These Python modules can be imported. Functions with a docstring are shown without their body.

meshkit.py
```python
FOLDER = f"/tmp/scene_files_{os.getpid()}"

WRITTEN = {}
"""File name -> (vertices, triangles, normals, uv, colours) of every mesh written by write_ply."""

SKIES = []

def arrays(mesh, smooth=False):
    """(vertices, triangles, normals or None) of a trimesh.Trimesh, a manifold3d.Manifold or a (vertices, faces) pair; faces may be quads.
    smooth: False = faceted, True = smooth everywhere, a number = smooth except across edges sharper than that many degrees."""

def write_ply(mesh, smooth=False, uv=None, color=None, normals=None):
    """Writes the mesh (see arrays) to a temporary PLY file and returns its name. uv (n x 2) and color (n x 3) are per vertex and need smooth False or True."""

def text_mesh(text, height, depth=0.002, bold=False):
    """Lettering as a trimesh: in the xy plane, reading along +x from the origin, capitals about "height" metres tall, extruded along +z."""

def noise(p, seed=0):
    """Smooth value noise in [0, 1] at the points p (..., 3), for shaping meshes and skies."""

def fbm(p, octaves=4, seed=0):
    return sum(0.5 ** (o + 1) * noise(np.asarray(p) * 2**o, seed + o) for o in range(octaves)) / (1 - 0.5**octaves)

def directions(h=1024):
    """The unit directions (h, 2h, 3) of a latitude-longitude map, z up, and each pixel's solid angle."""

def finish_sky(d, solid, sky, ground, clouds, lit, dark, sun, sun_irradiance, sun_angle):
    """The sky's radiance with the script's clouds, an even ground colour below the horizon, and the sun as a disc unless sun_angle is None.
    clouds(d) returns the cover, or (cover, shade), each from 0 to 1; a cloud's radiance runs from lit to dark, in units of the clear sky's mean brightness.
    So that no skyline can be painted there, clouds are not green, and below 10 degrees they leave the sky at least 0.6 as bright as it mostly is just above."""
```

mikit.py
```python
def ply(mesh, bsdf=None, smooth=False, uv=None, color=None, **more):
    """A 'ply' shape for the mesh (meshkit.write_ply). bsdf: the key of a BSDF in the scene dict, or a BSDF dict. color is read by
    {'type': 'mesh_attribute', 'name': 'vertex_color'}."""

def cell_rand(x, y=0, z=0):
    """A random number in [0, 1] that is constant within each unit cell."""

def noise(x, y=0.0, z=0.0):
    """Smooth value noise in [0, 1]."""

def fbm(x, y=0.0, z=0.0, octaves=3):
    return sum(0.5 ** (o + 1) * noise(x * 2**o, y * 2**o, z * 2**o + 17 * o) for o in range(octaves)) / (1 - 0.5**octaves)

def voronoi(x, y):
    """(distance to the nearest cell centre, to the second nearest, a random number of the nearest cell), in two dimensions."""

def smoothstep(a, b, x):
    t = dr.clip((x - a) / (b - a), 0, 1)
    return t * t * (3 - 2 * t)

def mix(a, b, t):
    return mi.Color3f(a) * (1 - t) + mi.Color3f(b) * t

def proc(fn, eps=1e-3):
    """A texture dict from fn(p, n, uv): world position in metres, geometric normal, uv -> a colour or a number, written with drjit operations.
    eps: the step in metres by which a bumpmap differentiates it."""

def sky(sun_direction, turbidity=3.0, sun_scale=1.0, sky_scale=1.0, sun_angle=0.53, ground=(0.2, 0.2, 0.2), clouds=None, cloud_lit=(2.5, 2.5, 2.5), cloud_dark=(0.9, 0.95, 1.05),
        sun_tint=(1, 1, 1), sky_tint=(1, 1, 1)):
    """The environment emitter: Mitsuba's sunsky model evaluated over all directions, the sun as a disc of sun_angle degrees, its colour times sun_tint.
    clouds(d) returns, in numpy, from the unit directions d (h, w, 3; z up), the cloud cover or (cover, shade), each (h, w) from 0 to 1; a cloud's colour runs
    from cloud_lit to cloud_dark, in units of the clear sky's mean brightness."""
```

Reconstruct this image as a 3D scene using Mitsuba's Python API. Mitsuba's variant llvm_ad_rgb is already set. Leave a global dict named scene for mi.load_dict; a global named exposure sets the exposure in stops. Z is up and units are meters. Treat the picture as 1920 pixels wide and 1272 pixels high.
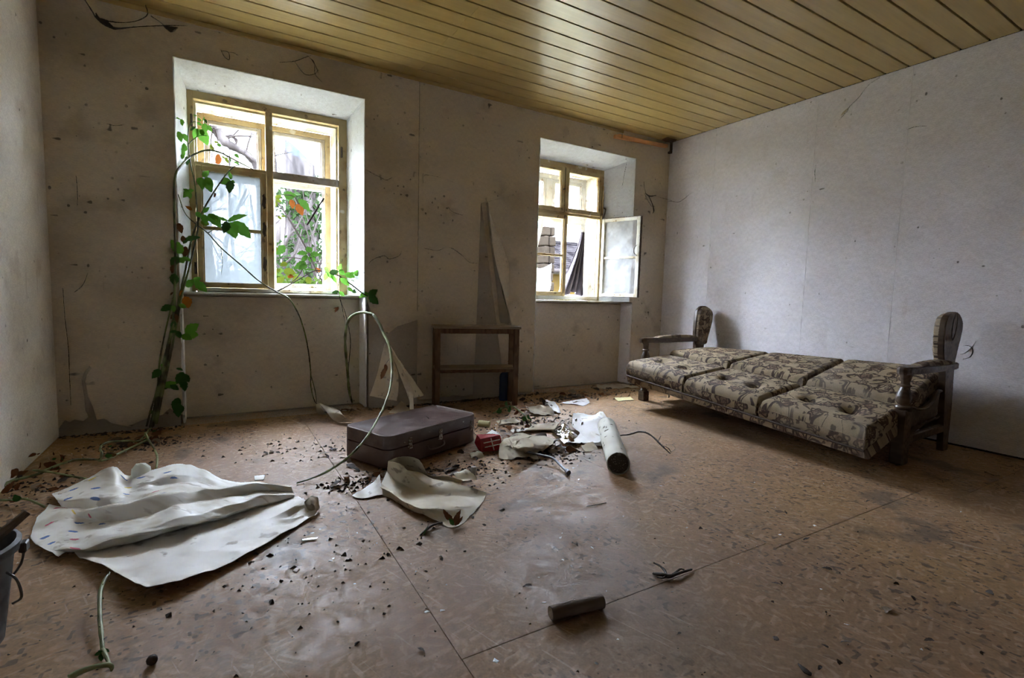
import math, random
import numpy as np, trimesh, drjit as dr, mitsuba as mi
import manifold3d as m3
from manifold3d import Manifold
import meshkit, mikit
from mikit import noise, fbm, voronoi, cell_rand, smoothstep, mix

T = mi.ScalarTransform4f
scene, labels = {}, {}

# ---------------------------------------------------------------- camera, sky, exposure
scene['camera'] = {'type': 'perspective', 'fov': 91.551, 'fov_axis': 'x', 'near_clip': 0.02, 'far_clip': 500.0,
                   'to_world': T().look_at(origin=[0, 0, 0.9173], target=[0.5089, 0.8565, 0.8310], up=[0.0210, 0.0879, 0.9959])}


def cloud_cover(d):
    """An even overcast: three times as bright overhead as at the horizon, with soft blotches."""
    up = np.clip(d[..., 2], 0, 1)
    return np.ones(d.shape[:2]), np.clip(1 - up + 0.25 * (meshkit.fbm(d * 3.0, 4, 3) - 0.5), 0, 1)


scene['sky'] = mikit.sky((0.3, 0.7, 0.6), turbidity=4.0, sun_scale=0.0, sky_scale=1.0, ground=(0.22, 0.21, 0.19), clouds=cloud_cover,
                         cloud_lit=(2.62, 2.92, 3.46), cloud_dark=(0.87, 0.97, 1.15))
exposure = 9.25

# ---------------------------------------------------------------- helpers
rng = np.random.default_rng(11)


def free(key):
    if key not in scene and key not in labels:
        return key
    k = 1
    while f'{key}_{k:03d}' in scene or f'{key}_{k:03d}' in labels:
        k += 1
    return f'{key}_{k:03d}'


def thing(name, label=None, category=None, group=None, kind=None):
    key = free(name)
    labels[key] = {k: v for k, v in dict(label=label, category=category, group=group, kind=kind).items() if v}
    return key


def put(key, mesh, bsdf, smooth=False, **more):
    scene[key] = mikit.ply(mesh, bsdf, smooth=smooth, **more)
    return key


def part(parent, name, mesh, bsdf, smooth=False, label=None, kind=None, **more):
    key = free(parent + '__' + name)
    d = {k: v for k, v in dict(label=label, kind=kind).items() if v}
    if d:
        labels[key] = d
    return put(key, mesh, bsdf, smooth, **more)


def solo(name, mesh, bsdf, label, category, group=None, kind=None, smooth=False, **more):
    return put(thing(name, label, category, group, kind), mesh, bsdf, smooth, **more)


def reuse(name, source, to_world, label, category, group=None):
    key = thing(name, label, category, group)
    scene[key] = {**source, 'to_world': to_world}
    return key


def rgb(*c):
    return {'type': 'rgb', 'value': [float(x) for x in c]}


def mat(key, color, rough=0.6, **more):
    color = mikit.proc(color) if callable(color) else rgb(*color)
    scene[key] = {'type': 'twosided', 'bsdf': {'type': 'principled', 'base_color': color, 'roughness': rough, **more}}
    return key


def cat(ms):
    return trimesh.util.concatenate(ms)


def as_tm(m):
    q = m.to_mesh()
    return trimesh.Trimesh(q.vert_properties[:, :3], q.tri_verts, process=False)


def hull(pts):
    return as_tm(Manifold.hull_points(np.asarray(pts, float)))


def bx(a, b, bev=0.0):
    """An upright box from corner a to corner b, its edges chamfered by bev."""
    a, b = np.minimum(a, b).astype(float), np.maximum(a, b).astype(float)
    if bev <= 0:
        return trimesh.creation.box(bounds=[a, b])
    bev = min(bev, 0.45 * (b - a).min())
    pts = []
    for s in np.ndindex(2, 2, 2):
        c = np.where(s, b, a)
        d = np.where(s, -1, 1) * bev
        for k in range(3):
            q = c + d
            q[k] = c[k]
            pts.append(q)
    return hull(pts)


def beam(p0, p1, w, h, bev=0.002, up=(0, 0, 1)):
    """A bar from p0 to p1 of width w (sideways) and height h."""
    p0, p1 = np.asarray(p0, float), np.asarray(p1, float)
    L = np.linalg.norm(p1 - p0)
    m = bx((0, -w / 2, -h / 2), (L, w / 2, h / 2), bev)
    x = (p1 - p0) / L
    y = np.cross(up, x)
    y /= np.linalg.norm(y)
    M = np.eye(4)
    M[:3, 0], M[:3, 1], M[:3, 2], M[:3, 3] = x, y, np.cross(x, y), p0
    m.apply_transform(M)
    return m


def curve(pts, n=8):
    """Catmull-Rom through pts."""
    p = np.asarray(pts, float)
    if len(p) < 3:
        return np.linspace(p[0], p[-1], n + 1)
    q = np.vstack([2 * p[0] - p[1], p, 2 * p[-1] - p[-2]])
    out = []
    for i in range(1, len(q) - 2):
        t = np.linspace(0, 1, n, endpoint=False)[:, None]
        a, b, c, d = q[i - 1], q[i], q[i + 1], q[i + 2]
        out.append(0.5 * (2 * b + (c - a) * t + (2 * a - 5 * b + 4 * c - d) * t * t + (3 * b - a - 3 * c + d) * t ** 3))
    return np.vstack(out + [p[-1:]])


def tube(pts, r, sides=7, n=6, knob=0.0):
    """A closed tube through pts; r a radius or one radius per given point."""
    pts = np.asarray(pts, float)
    c = curve(pts, n)
    r = np.interp(np.linspace(0, 1, len(c)), np.linspace(0, 1, np.size(r)), np.atleast_1d(r)) if np.size(r) > 1 else np.full(len(c), float(np.ravel(r)[0]))
    if knob:
        r = r * (1 + knob * (meshkit.noise(c * 40) - 0.5))
    t = np.gradient(c, axis=0)
    t /= np.linalg.norm(t, axis=1, keepdims=True) + 1e-12
    a = np.cross(t[0], [0, 0, 1] if abs(t[0][2]) < 0.9 else [1, 0, 0])
    v = []
    ang = np.arange(sides) * 2 * np.pi / sides
    for i in range(len(c)):
        a = a - t[i] * (a @ t[i])
        a /= np.linalg.norm(a) + 1e-12
        b = np.cross(t[i], a)
        v.append(c[i] + r[i] * (np.cos(ang)[:, None] * a + np.sin(ang)[:, None] * b))
    v = np.vstack(v + [c[:1], c[-1:]])
    f, k = [], sides
    for i in range(len(c) - 1):
        for j in range(k):
            j2 = (j + 1) % k
            f += [[i * k + j, i * k + j2, (i + 1) * k + j2], [i * k + j, (i + 1) * k + j2, (i + 1) * k + j]]
    n0, e = len(v) - 2, (len(c) - 1) * k
    for j in range(k):
        j2 = (j + 1) % k
        f += [[n0, j2, j], [n0 + 1, e + j, e + j2]]
    return trimesh.Trimesh(v, f, process=False)


def lathe(profile, sides=20):
    """Turned about z; profile rows (radius, z)."""
    p = np.asarray(profile, float)
    ang = np.arange(sides) * 2 * np.pi / sides
    v = np.stack([p[:, None, 0] * np.cos(ang), p[:, None, 0] * np.sin(ang), np.repeat(p[:, 1:2], sides, 1)], -1).reshape(-1, 3)
    f = []
    for i in range(len(p) - 1):
        for j in range(sides):
            j2 = (j + 1) % sides
            f += [[i * sides + j, i * sides + j2, (i + 1) * sides + j2], [i * sides + j, (i + 1) * sides + j2, (i + 1) * sides + j]]
    return trimesh.Trimesh(v, f, process=False)


def sheet(g, th=0.0008, uv=None):
    """A thin slab over the grid of points g (n, m, 3): two skins th apart and an edge. Returns the mesh, and its uv if uv (n, m, 2) is given."""
    g = np.asarray(g, float)
    n, m = g.shape[:2]
    du, dv = np.gradient(g, axis=0), np.gradient(g, axis=1)
    nn = np.cross(du, dv)
    nn /= np.linalg.norm(nn, axis=2, keepdims=True) + 1e-12
    v = np.vstack([(g + nn * th / 2).reshape(-1, 3), (g - nn * th / 2).reshape(-1, 3)])
    i, j = np.meshgrid(np.arange(n - 1), np.arange(m - 1), indexing='ij')
    a, b, c, d = (x.ravel() for x in (i * m + j, (i + 1) * m + j, (i + 1) * m + j + 1, i * m + j + 1))
    N = n * m
    f = np.vstack([np.stack([a, b, c], 1), np.stack([a, c, d], 1), np.stack([a + N, c + N, b + N], 1), np.stack([a + N, d + N, c + N], 1)])
    rim = np.concatenate([np.arange(m), np.arange(1, n) * m + m - 1, (n - 1) * m + np.arange(m - 2, -1, -1), np.arange(n - 2, 0, -1) * m])
    r2 = np.roll(rim, -1)
    f = np.vstack([f, np.stack([rim, r2, r2 + N], 1), np.stack([rim, r2 + N, rim + N], 1)])
    mesh = trimesh.Trimesh(v, f, process=False)
    return mesh if uv is None else (mesh, np.vstack([np.asarray(uv).reshape(-1, 2)] * 2))


def loft(rows, n, m, bumps=0.0, seed=1, freq=9.0):
    """A grid through rows of points (each row any number of points): Catmull-Rom along and across."""
    rr = []
    for r in rows:
        c = curve(r, 24)
        s = np.concatenate([[0], np.cumsum(np.linalg.norm(np.diff(c, axis=0), axis=1))])
        rr.append(np.stack([np.interp(np.linspace(0, s[-1], m), s, c[:, k]) for k in range(3)], -1))
    rr = np.array(rr)
    t = np.linspace(0, len(rows) - 1, n)
    i = np.minimum(t.astype(int), len(rows) - 2)
    u = (t - i)[:, None, None]
    u = 0.6 * u + 0.4 * u * u * (3 - 2 * u)
    g = rr[i] * (1 - u) + rr[i + 1] * u
    if bumps:      # soft swells and sharp creases
        g[..., 2] += bumps * (meshkit.fbm(g * freq, 3, seed) - 0.5) * 2
        g[..., 2] += bumps * 1.6 * (0.30 - np.abs(meshkit.fbm(g * freq * 0.8 + 5, 2, seed + 9) - 0.5) * 2)
    return g


def quad(p00, p10, p11, p01, n, m):
    u, v = np.meshgrid(np.linspace(0, 1, n), np.linspace(0, 1, m), indexing='ij')
    u, v = u[..., None], v[..., None]
    return (1 - u) * (1 - v) * np.array(p00) + u * (1 - v) * np.array(p10) + u * v * np.array(p11) + (1 - u) * v * np.array(p01)


def plate(poly, th, place):
    """A flat plate with the outline poly (2-D), th thick; place(u, v, w) gives the point."""
    cs = m3.CrossSection([np.asarray(poly, float)], m3.FillRule.NonZero)
    m = as_tm(Manifold.extrude(cs, th))
    m.vertices = np.array([place(*v) for v in m.vertices])
    return m


def Rz(a, loc=(0, 0, 0), tilt=0.0, roll=0.0, s=1.0):
    return T().translate(list(map(float, loc))).rotate([0, 0, 1], math.degrees(a)).rotate([1, 0, 0], math.degrees(tilt)).rotate([0, 1, 0], math.degrees(roll)).scale(s)


# ---------------------------------------------------------------- the room's measures
XL, XR, YW, YB, H = -0.831, 4.225, 3.90, -3.00, 2.60      # left wall, right wall, window wall, back wall, ceiling
YF, YO, YOUT = 4.11, 4.36, 4.47                            # inner window frame, outer window frame, outer face
PI = math.pi


# ---------------------------------------------------------------- materials of the setting
def grain(p, s=900.0):
    return noise(p.x * s, p.y * s, p.z * s)


def plaster_color(base, dirt, amount, seed):
    def fn(p, n, uv):
        big = fbm(p.x * 1.3 + seed, p.y * 1.3, p.z * 1.7, 4)
        mid = fbm(p.x * 6 + seed, p.y * 6, p.z * 5, 4)
        fine = 0.5 * noise(p.x * 160, p.y * 160, p.z * 160) + 0.5 * fbm(p.x * 45, p.y * 45, p.z * 45, 2)
        c = mix(base, dirt, smoothstep(0.40, 0.78, big) * amount)
        c = mix(c, dirt, smoothstep(0.56, 0.80, mid) * amount * 0.7)
        specks = smoothstep(0.86, 0.92, noise(p.x * 38 + seed, p.y * 38, p.z * 32)) * smoothstep(0.46, 0.64, mid)
        c = mix(c, (0.06, 0.05, 0.04), specks * 0.8)
        streak = smoothstep(0.72, 0.80, fbm(p.x * 22 + seed, p.y * 22, p.z * 2.2, 3)) * smoothstep(0.45, 0.65, big)
        c = mix(c, dirt, streak * amount * 0.8)
        return c * (0.84 + 0.32 * fine)
    return fn


mat('m_wall_window', plaster_color((0.56, 0.50, 0.41), (0.32, 0.265, 0.20), 0.65, 3.0), 0.9, specular=0.2)
mat('m_wall_right', plaster_color((0.715, 0.705, 0.735), (0.57, 0.54, 0.53), 0.45, 9.0), 0.9, specular=0.2)
mat('m_wall_left', plaster_color((0.62, 0.60, 0.54), (0.38, 0.33, 0.27), 0.6, 21.0), 0.9, specular=0.2)
mat('m_bare', plaster_color((0.33, 0.29, 0.245), (0.20, 0.17, 0.14), 0.6, 5.0), 0.95, specular=0.1)
mat('m_reveal', plaster_color((0.76, 0.80, 0.83), (0.56, 0.56, 0.53), 0.5, 33.0), 0.8, specular=0.3)


def ceiling_color(p, n, uv):
    k = dr.floor((3.90 - p.y) / 0.1432)
    r = cell_rand(k, 7, 2)
    g = fbm(p.x * 3.0 + r * 50, p.y * 60, 1.0, 3)
    g2 = noise(p.x * 12 + r * 90, p.y * 420, 3.0)
    c = mix((0.43, 0.312, 0.112), (0.40, 0.285, 0.098), smoothstep(0.3, 0.75, g))
    return c * (0.93 + 0.09 * g2 + 0.07 * (r - 0.5))


scene['m_ceiling'] = {'type': 'twosided', 'bsdf': {'type': 'principled', 'base_color': mikit.proc(ceiling_color), 'roughness': 0.29, 'specular': 1.0}}
mat('m_dark_gap', (0.012, 0.010, 0.008), 0.9)


def flakes(p, a, s, seed):
    """Long overlapping strands lying in one direction."""
    c, q = math.cos(a), math.sin(a)
    u, v = p.x * c + p.y * q, -p.x * q + p.y * c
    j = noise(u * 4, v * 4, seed) * 1.5
    return noise(u * 27 * s + j, v * 105 * s + j, seed)


def floor_color(p, n, uv):
    f1, f2, f3 = flakes(p, 0.3, 1.0, 1.0), flakes(p, 1.35, 0.9, 5.0), flakes(p, 2.4, 1.1, 9.0)
    sel = noise(p.x * 24, p.y * 24, 3.0)
    f = dr.select(sel < 0.42, f1, dr.select(sel < 0.6, f2, f3))
    big = fbm(p.x * 0.9, p.y * 0.9, 4.0, 4)
    warm = smoothstep(0.3, 0.7, fbm(p.x * 0.7 + 9, p.y * 0.7, 8.0, 3))
    c = mix((0.198, 0.110, 0.058), (0.258, 0.144, 0.057), warm)
    c = mix(c, (0.33, 0.25, 0.175), smoothstep(0.55, 0.9, f) * 0.34)
    c = mix(c, (0.12, 0.078, 0.052), smoothstep(0.62, 0.2, f) * 0.20)
    c = mix(c, (0.13, 0.095, 0.07), smoothstep(0.48, 0.75, big) * 0.55)
    grime = smoothstep(0.60, 0.76, fbm(p.x * 5.5, p.y * 5.5, 2.0, 4)) * smoothstep(0.45, 0.62, fbm(p.x * 1.6 + 3, p.y * 1.6, 1.0, 3))
    c = mix(c, (0.06, 0.048, 0.038), grime * 0.6)
    dirty = fbm(p.x * 2.6, p.y * 2.6, 6.0, 4)
    speck = smoothstep(0.74, 0.84, noise(p.x * 75, p.y * 75, 5.0)) * smoothstep(0.38, 0.62, dirty)
    c = mix(c, (0.05, 0.038, 0.030), speck * 0.75)
    fleck = smoothstep(0.62, 0.80, fbm(p.x * 30, p.y * 30, 3.0, 3)) * smoothstep(0.40, 0.65, dirty)
    c = mix(c, (0.085, 0.06, 0.045), fleck * 0.48)
    scr = smoothstep(0.90, 0.95, noise(p.x * 90 + p.y * 30, p.y * 7 - p.x * 4, 2.0))
    c = mix(c, (0.40, 0.33, 0.26), scr * 0.25)
    return c * (0.80 + 0.24 * noise(p.x * 220, p.y * 220, 2.0) + 0.16 * noise(p.x * 70, p.y * 70, 7.0))


def floor_rough(p, n, uv):
    return 0.43 + 0.24 * fbm(p.x * 7, p.y * 7, 1.0, 4) + 0.18 * noise(p.x * 45, p.y * 45, 3.0)


def floor_relief(p, n, uv):
    return flakes(p, 0.3, 1.0, 1.0) * 0.5 + flakes(p, 1.35, 0.9, 5.0) * 0.5 + 0.3 * noise(p.x * 120, p.y * 120, 1.0)


scene['m_floor'] = {'type': 'twosided', 'bsdf': {'type': 'bumpmap', 'arbitrary': mikit.proc(floor_relief, 2e-3), 'scale': 0.0005,
                    'bsdf': {'type': 'principled', 'base_color': mikit.proc(floor_color), 'roughness': mikit.proc(floor_rough), 'specular': 0.55}}}


def frame_paint(base, worn, seed):
    def fn(p, n, uv):
        a = fbm(p.x * 9 + seed, p.y * 9, p.z * 9, 4)
        b = fbm(p.x * 40 + seed, p.y * 40, p.z * 24, 3)
        c = mix(base, worn, smoothstep(0.45, 0.68, a) * 0.75)
        c = mix(c, (0.16, 0.10, 0.05), smoothstep(0.66, 0.74, b) * smoothstep(0.42, 0.6, a) * 0.85)
        c = mix(c, (0.70, 0.68, 0.60), smoothstep(0.70, 0.78, fbm(p.x * 15 + seed, p.y * 15, p.z * 13 + 7, 3)) * 0.7)
        return c
    return fn


mat('m_frame', frame_paint((0.47, 0.37, 0.19), (0.36, 0.23, 0.09), 2.0), 0.5, specular=0.4)
mat('m_frame_white', frame_paint((0.54, 0.53, 0.47), (0.38, 0.31, 0.19), 14.0), 0.55, specular=0.4)
mat('m_frame_grey', frame_paint((0.42, 0.39, 0.34), (0.30, 0.24, 0.17), 24.0), 0.55, specular=0.4)
mat('m_edge_dark', (0.05, 0.035, 0.025), 0.7)
scene['m_glass'] = {'type': 'thindielectric', 'int_ior': 1.5}


def grime_weight(p, n, uv):
    w = 0.94 + 0.065 * fbm(p.x * 5, p.y * 5, p.z * 4, 4) * smoothstep(0.3, 0.65, fbm(p.x * 17, 2.0, p.z * 3, 3)) + 0.02 * smoothstep(0.6, 0.9, noise(p.x * 70, 1.0, p.z * 9))
    return dr.clip(w, 0, 0.99)


# dusty panes: a film of dirt that scatters daylight through it, with clear glass between
scene['m_glass_dirty'] = {'type': 'blendbsdf', 'weight': mikit.proc(grime_weight), 'a': {'type': 'thindielectric', 'int_ior': 1.5},
                          'b': {'type': 'principledthin', 'base_color': rgb(0.062, 0.070, 0.074), 'roughness': 0.9, 'diff_trans': 1.0, 'spec_trans': 0.0}}
scene['m_film'] = {'type': 'blendbsdf', 'weight': 0.42, 'a': {'type': 'thindielectric', 'int_ior': 1.4},
                   'b': {'type': 'principledthin', 'base_color': rgb(0.30, 0.31, 0.33), 'roughness': 0.5, 'diff_trans': 0.6}}

# ---------------------------------------------------------------- floor: laid sheets with open joints
labels['floor'] = {'kind': 'structure', 'label': 'worn brown sheet floor scattered with dirt'}
put('floor', bx((XL - 0.2, YB - 0.2, -0.12), (XR + 0.2, YW + 0.3, -0.0045)), 'm_dark_gap')
xs, gap = [XL - 0.15, 0.5135, 1.79, 3.06, XR + 0.15], 0.0009
cuts = {0: [YB - 0.15, -0.25, YW + 0.25], 1: [YB - 0.15, 1.07, YW + 0.25], 2: [YB - 0.15, -1.0, 1.03, YW + 0.25], 3: [YB - 0.15, 0.90, YW + 0.25]}
for i in range(4):
    for a, b in zip(cuts[i], cuts[i][1:]):
        part('floor', 'sheet', bx((xs[i] + gap, a + gap, -0.0045), (xs[i + 1] - gap, b - gap, 0.0), 0.0007), 'm_floor')

# ---------------------------------------------------------------- ceiling: grooved planks
labels['ceiling'] = {'kind': 'structure', 'label': 'ceiling of glossy ochre planks with dark grooves'}
put('ceiling', bx((XL - 0.2, YB - 0.2, H + 0.016), (XR + 0.2, YW + 0.3, H + 0.15)), 'm_dark_gap')
pitch = 0.1432
for k in range(50):
    y1 = YW + 0.0 - k * pitch
    y0 = y1 - pitch
    if y1 < YB:
        break
    q = [(y0 + 0.0052, H + 0.016), (y0 + 0.0052, H + 0.002), (y0 + 0.0072, H), (y1 - 0.0072, H), (y1 - 0.0052, H + 0.002), (y1 - 0.0052, H + 0.016)]
    # two lengths of plank meet at a butt joint
    j = 1.35 if k % 2 == 0 else 1.362
    for xa, xb in ((XL - 0.1, j - 0.0007), (j + 0.0007, XR + 0.02)):
        part('ceiling', 'plank', hull([(x, a, b) for x in (xa, xb) for a, b in q]), 'm_ceiling')
put('trim_1', bx((XL, YW - 0.014, H - 0.028), (3.55, YW + 0.02, H - 0.001), 0.004), 'm_ceiling')
labels['trim_1'] = {'kind': 'structure', 'label': 'narrow ochre edge strip of the ceiling along the window wall'}

# ---------------------------------------------------------------- walls
WIN = [dict(f=(-0.205, 0.985, 2.352), b=(-0.146, 0.902, 2.242), ap=4.088, sill=0.885, low=(-0.20, 0.995)),
       dict(f=(2.556, 3.738, 2.356), b=(2.560, 3.508, 2.246), ap=4.060, sill=0.885, low=(2.56, 3.775))]


def box(a, b):
    a, b = np.asarray(a, float), np.asarray(b, float)
    return Manifold.cube((b - a).tolist()).translate(a.tolist())


wall = box((XL - 0.2, YW, -0.1), (XR + 0.2, YOUT, H + 0.15))
for w in WIN:
    (x0, x1, zt), (a0, a1, at) = w['f'], w['b']
    e = 0.02
    cut = Manifold.hull_points(np.array([(x, y, z) for (y, l, r, t) in ((YW, x0 - e, x1 + e, zt + e), (YF + 0.01, a0 - e, a1 + e, at + e)) for x in (l, r) for z in (w['sill'] - 0.02, t)]))
    front = box((x0 - e, YW - 0.05, w['sill'] - 0.02), (x1 + e, YW + 0.001, zt + e))
    tunnel = box((a0 + 0.02, YF - 0.01, w['sill']), (a1 - 0.02, YOUT + 0.1, at - 0.02))
    niche = box((w['low'][0] - e, YW - 0.05, 0.0), (w['low'][1] + e, w['ap'], w['sill']))
    wall = wall - cut - front - tunnel - niche
put('wall_window', as_tm(wall), 'm_bare')
labels['wall_window'] = {'kind': 'structure', 'label': 'stained window wall with two deep window niches and peeling paper'}


def poly_sheet(poly, y0, th=0.003, holes=()):
    cs = m3.CrossSection([np.asarray(poly, float)], m3.FillRule.NonZero)
    for h in holes:
        cs = cs - m3.CrossSection([np.asarray(h, float)], m3.FillRule.NonZero)
    m = as_tm(Manifold.extrude(cs, th))
    v = m.vertices.copy()
    m.vertices = np.stack([v[:, 0], y0 - v[:, 2], v[:, 1]], 1)
    m.faces = m.faces[:, ::-1]
    return m


def rag(a, b, n, amp, seed):
    """A ragged line of points from a to b."""
    r = np.random.default_rng(seed)
    t = np.linspace(0, 1, n)[:, None]
    return [tuple(q) for q in np.asarray(a) * (1 - t) + np.asarray(b) * t + r.normal(0, amp, (n, 2)) * np.where((t > 0) & (t < 1), 1, 0)]


def paper(poly, y0=YW, th=0.003, holes=()):
    return part('wall_window', 'wallpaper', poly_sheet(poly, y0, th, holes), 'm_wall_window')


w1, w2 = WIN
# left of the first window, torn off along the floor and in one long rip
paper([(XL, 0.05), (-0.80, 0.10)] + [(-0.779, 3.9, 0.084)[::2], (-0.756, 3.9, 0.098)[::2], (-0.716, 3.9, 0.084)[::2], (-0.69, 3.9, 0.108)[::2], (-0.704, 3.9, 0.149)[::2], (-0.706, 3.9, 0.232)[::2], (-0.715, 3.9, 0.341)[::2], (-0.7, 3.9, 0.386)[::2], (-0.674, 3.9, 0.424)[::2],
       (-0.664, 3.9, 0.41)[::2], (-0.689, 3.9, 0.366)[::2], (-0.697, 3.9, 0.33)[::2], (-0.686, 3.9, 0.23)[::2], (-0.668, 3.9, 0.172)[::2], (-0.65, 3.9, 0.084)[::2], (-0.617, 3.9, 0.09)[::2], (-0.579, 3.9, 0.056)[::2], (-0.486, 3.9, 0.021)[::2], (-0.467, 3.9, 0.04)[::2], (-0.402, 3.9, 0.068)[::2], (-0.317, 3.9, 0.084)[::2], (-0.279, 3.9, 0.123)[::2], (-0.236, 3.9, 0.097)[::2], (-0.207, 3.9, 0.073)[::2]]
      + [(w1['low'][0], 0.3), (w1['low'][0], 0.885), (w1['f'][0], 0.885), (w1['f'][0], w1['f'][2]), (w1['f'][1], w1['f'][2]), (w1['f'][1], 2.62), (XL, 2.62)])
mat('m_frame_pale', frame_paint((0.42, 0.43, 0.44), (0.34, 0.31, 0.26), 41.0), 0.55, specular=0.4)


def stain_weight(p, n, uv):
    r = dr.sqrt(dr.square((p.x - 0.60) / 0.15) + dr.square((p.z - 2.03) / 0.09)) + 0.9 * (fbm(p.x * 14, 1.0, p.z * 14, 4) - 0.5)
    return 0.04 + 0.75 * smoothstep(1.0, 0.4, r) * (0.5 + 0.6 * noise(p.x * 60, 1.0, p.z * 40))


def dust_weight(p, n, uv):
    return dr.clip(0.30 + 0.5 * smoothstep(0.45, 0.75, fbm(p.x * 7, p.y * 7, p.z * 6, 4)), 0, 0.9)


scene['m_glass_stained'] = {'type': 'blendbsdf', 'weight': mikit.proc(stain_weight), 'a': {'type': 'thindielectric', 'int_ior': 1.5},
                            'b': {'type': 'principledthin', 'base_color': rgb(0.045, 0.062, 0.085), 'roughness': 0.9, 'diff_trans': 1.0}}
scene['m_glass_dusty'] = {'type': 'blendbsdf', 'weight': mikit.proc(dust_weight), 'a': {'type': 'thindielectric', 'int_ior': 1.5},
                          'b': {'type': 'principledthin', 'base_color': rgb(0.66, 0.67, 0.68), 'roughness': 0.9, 'diff_trans': 0.9}}
# the pier between the windows: strips of paper, the first torn off low down, the third peeling away at its seam
seam1, seam2 = 1.410, 1.995
paper([(w1['f'][1], 0.885), (0.992, 0.885), (1.011, 3.9, 0.826)[::2], (1.061, 3.9, 0.702)[::2], (1.128, 3.9, 0.609)[::2], (1.171, 3.9, 0.591)[::2], (1.245, 3.9, 0.65)[::2], (1.333, 3.9, 0.675)[::2], (1.4, 3.9, 0.697)[::2], (1.451, 3.9, 0.701)[::2], (seam1 - 0.002, 0.78), (seam1 - 0.002, 2.62), (w1['f'][1], 2.62)])
paper([(seam1 + 0.003, 0.03)] + rag((seam1 + 0.003, 0.03), (1.93, 0.04), 12, 0.006, 4) + [(1.945, 0.45), (1.955, 0.9), (seam2 - 0.025, 1.70), (w2['f'][0], 1.9), (w2['f'][0], 2.62), (seam1 + 0.003, 2.62)])
paper([(2.26, 0.03), (w2['low'][0], 0.02), (w2['low'][0], 0.885), (w2['f'][0], 0.885), (w2['f'][0], 1.9), (seam2 - 0.02, 1.70), (2.06, 1.2)])
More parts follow.
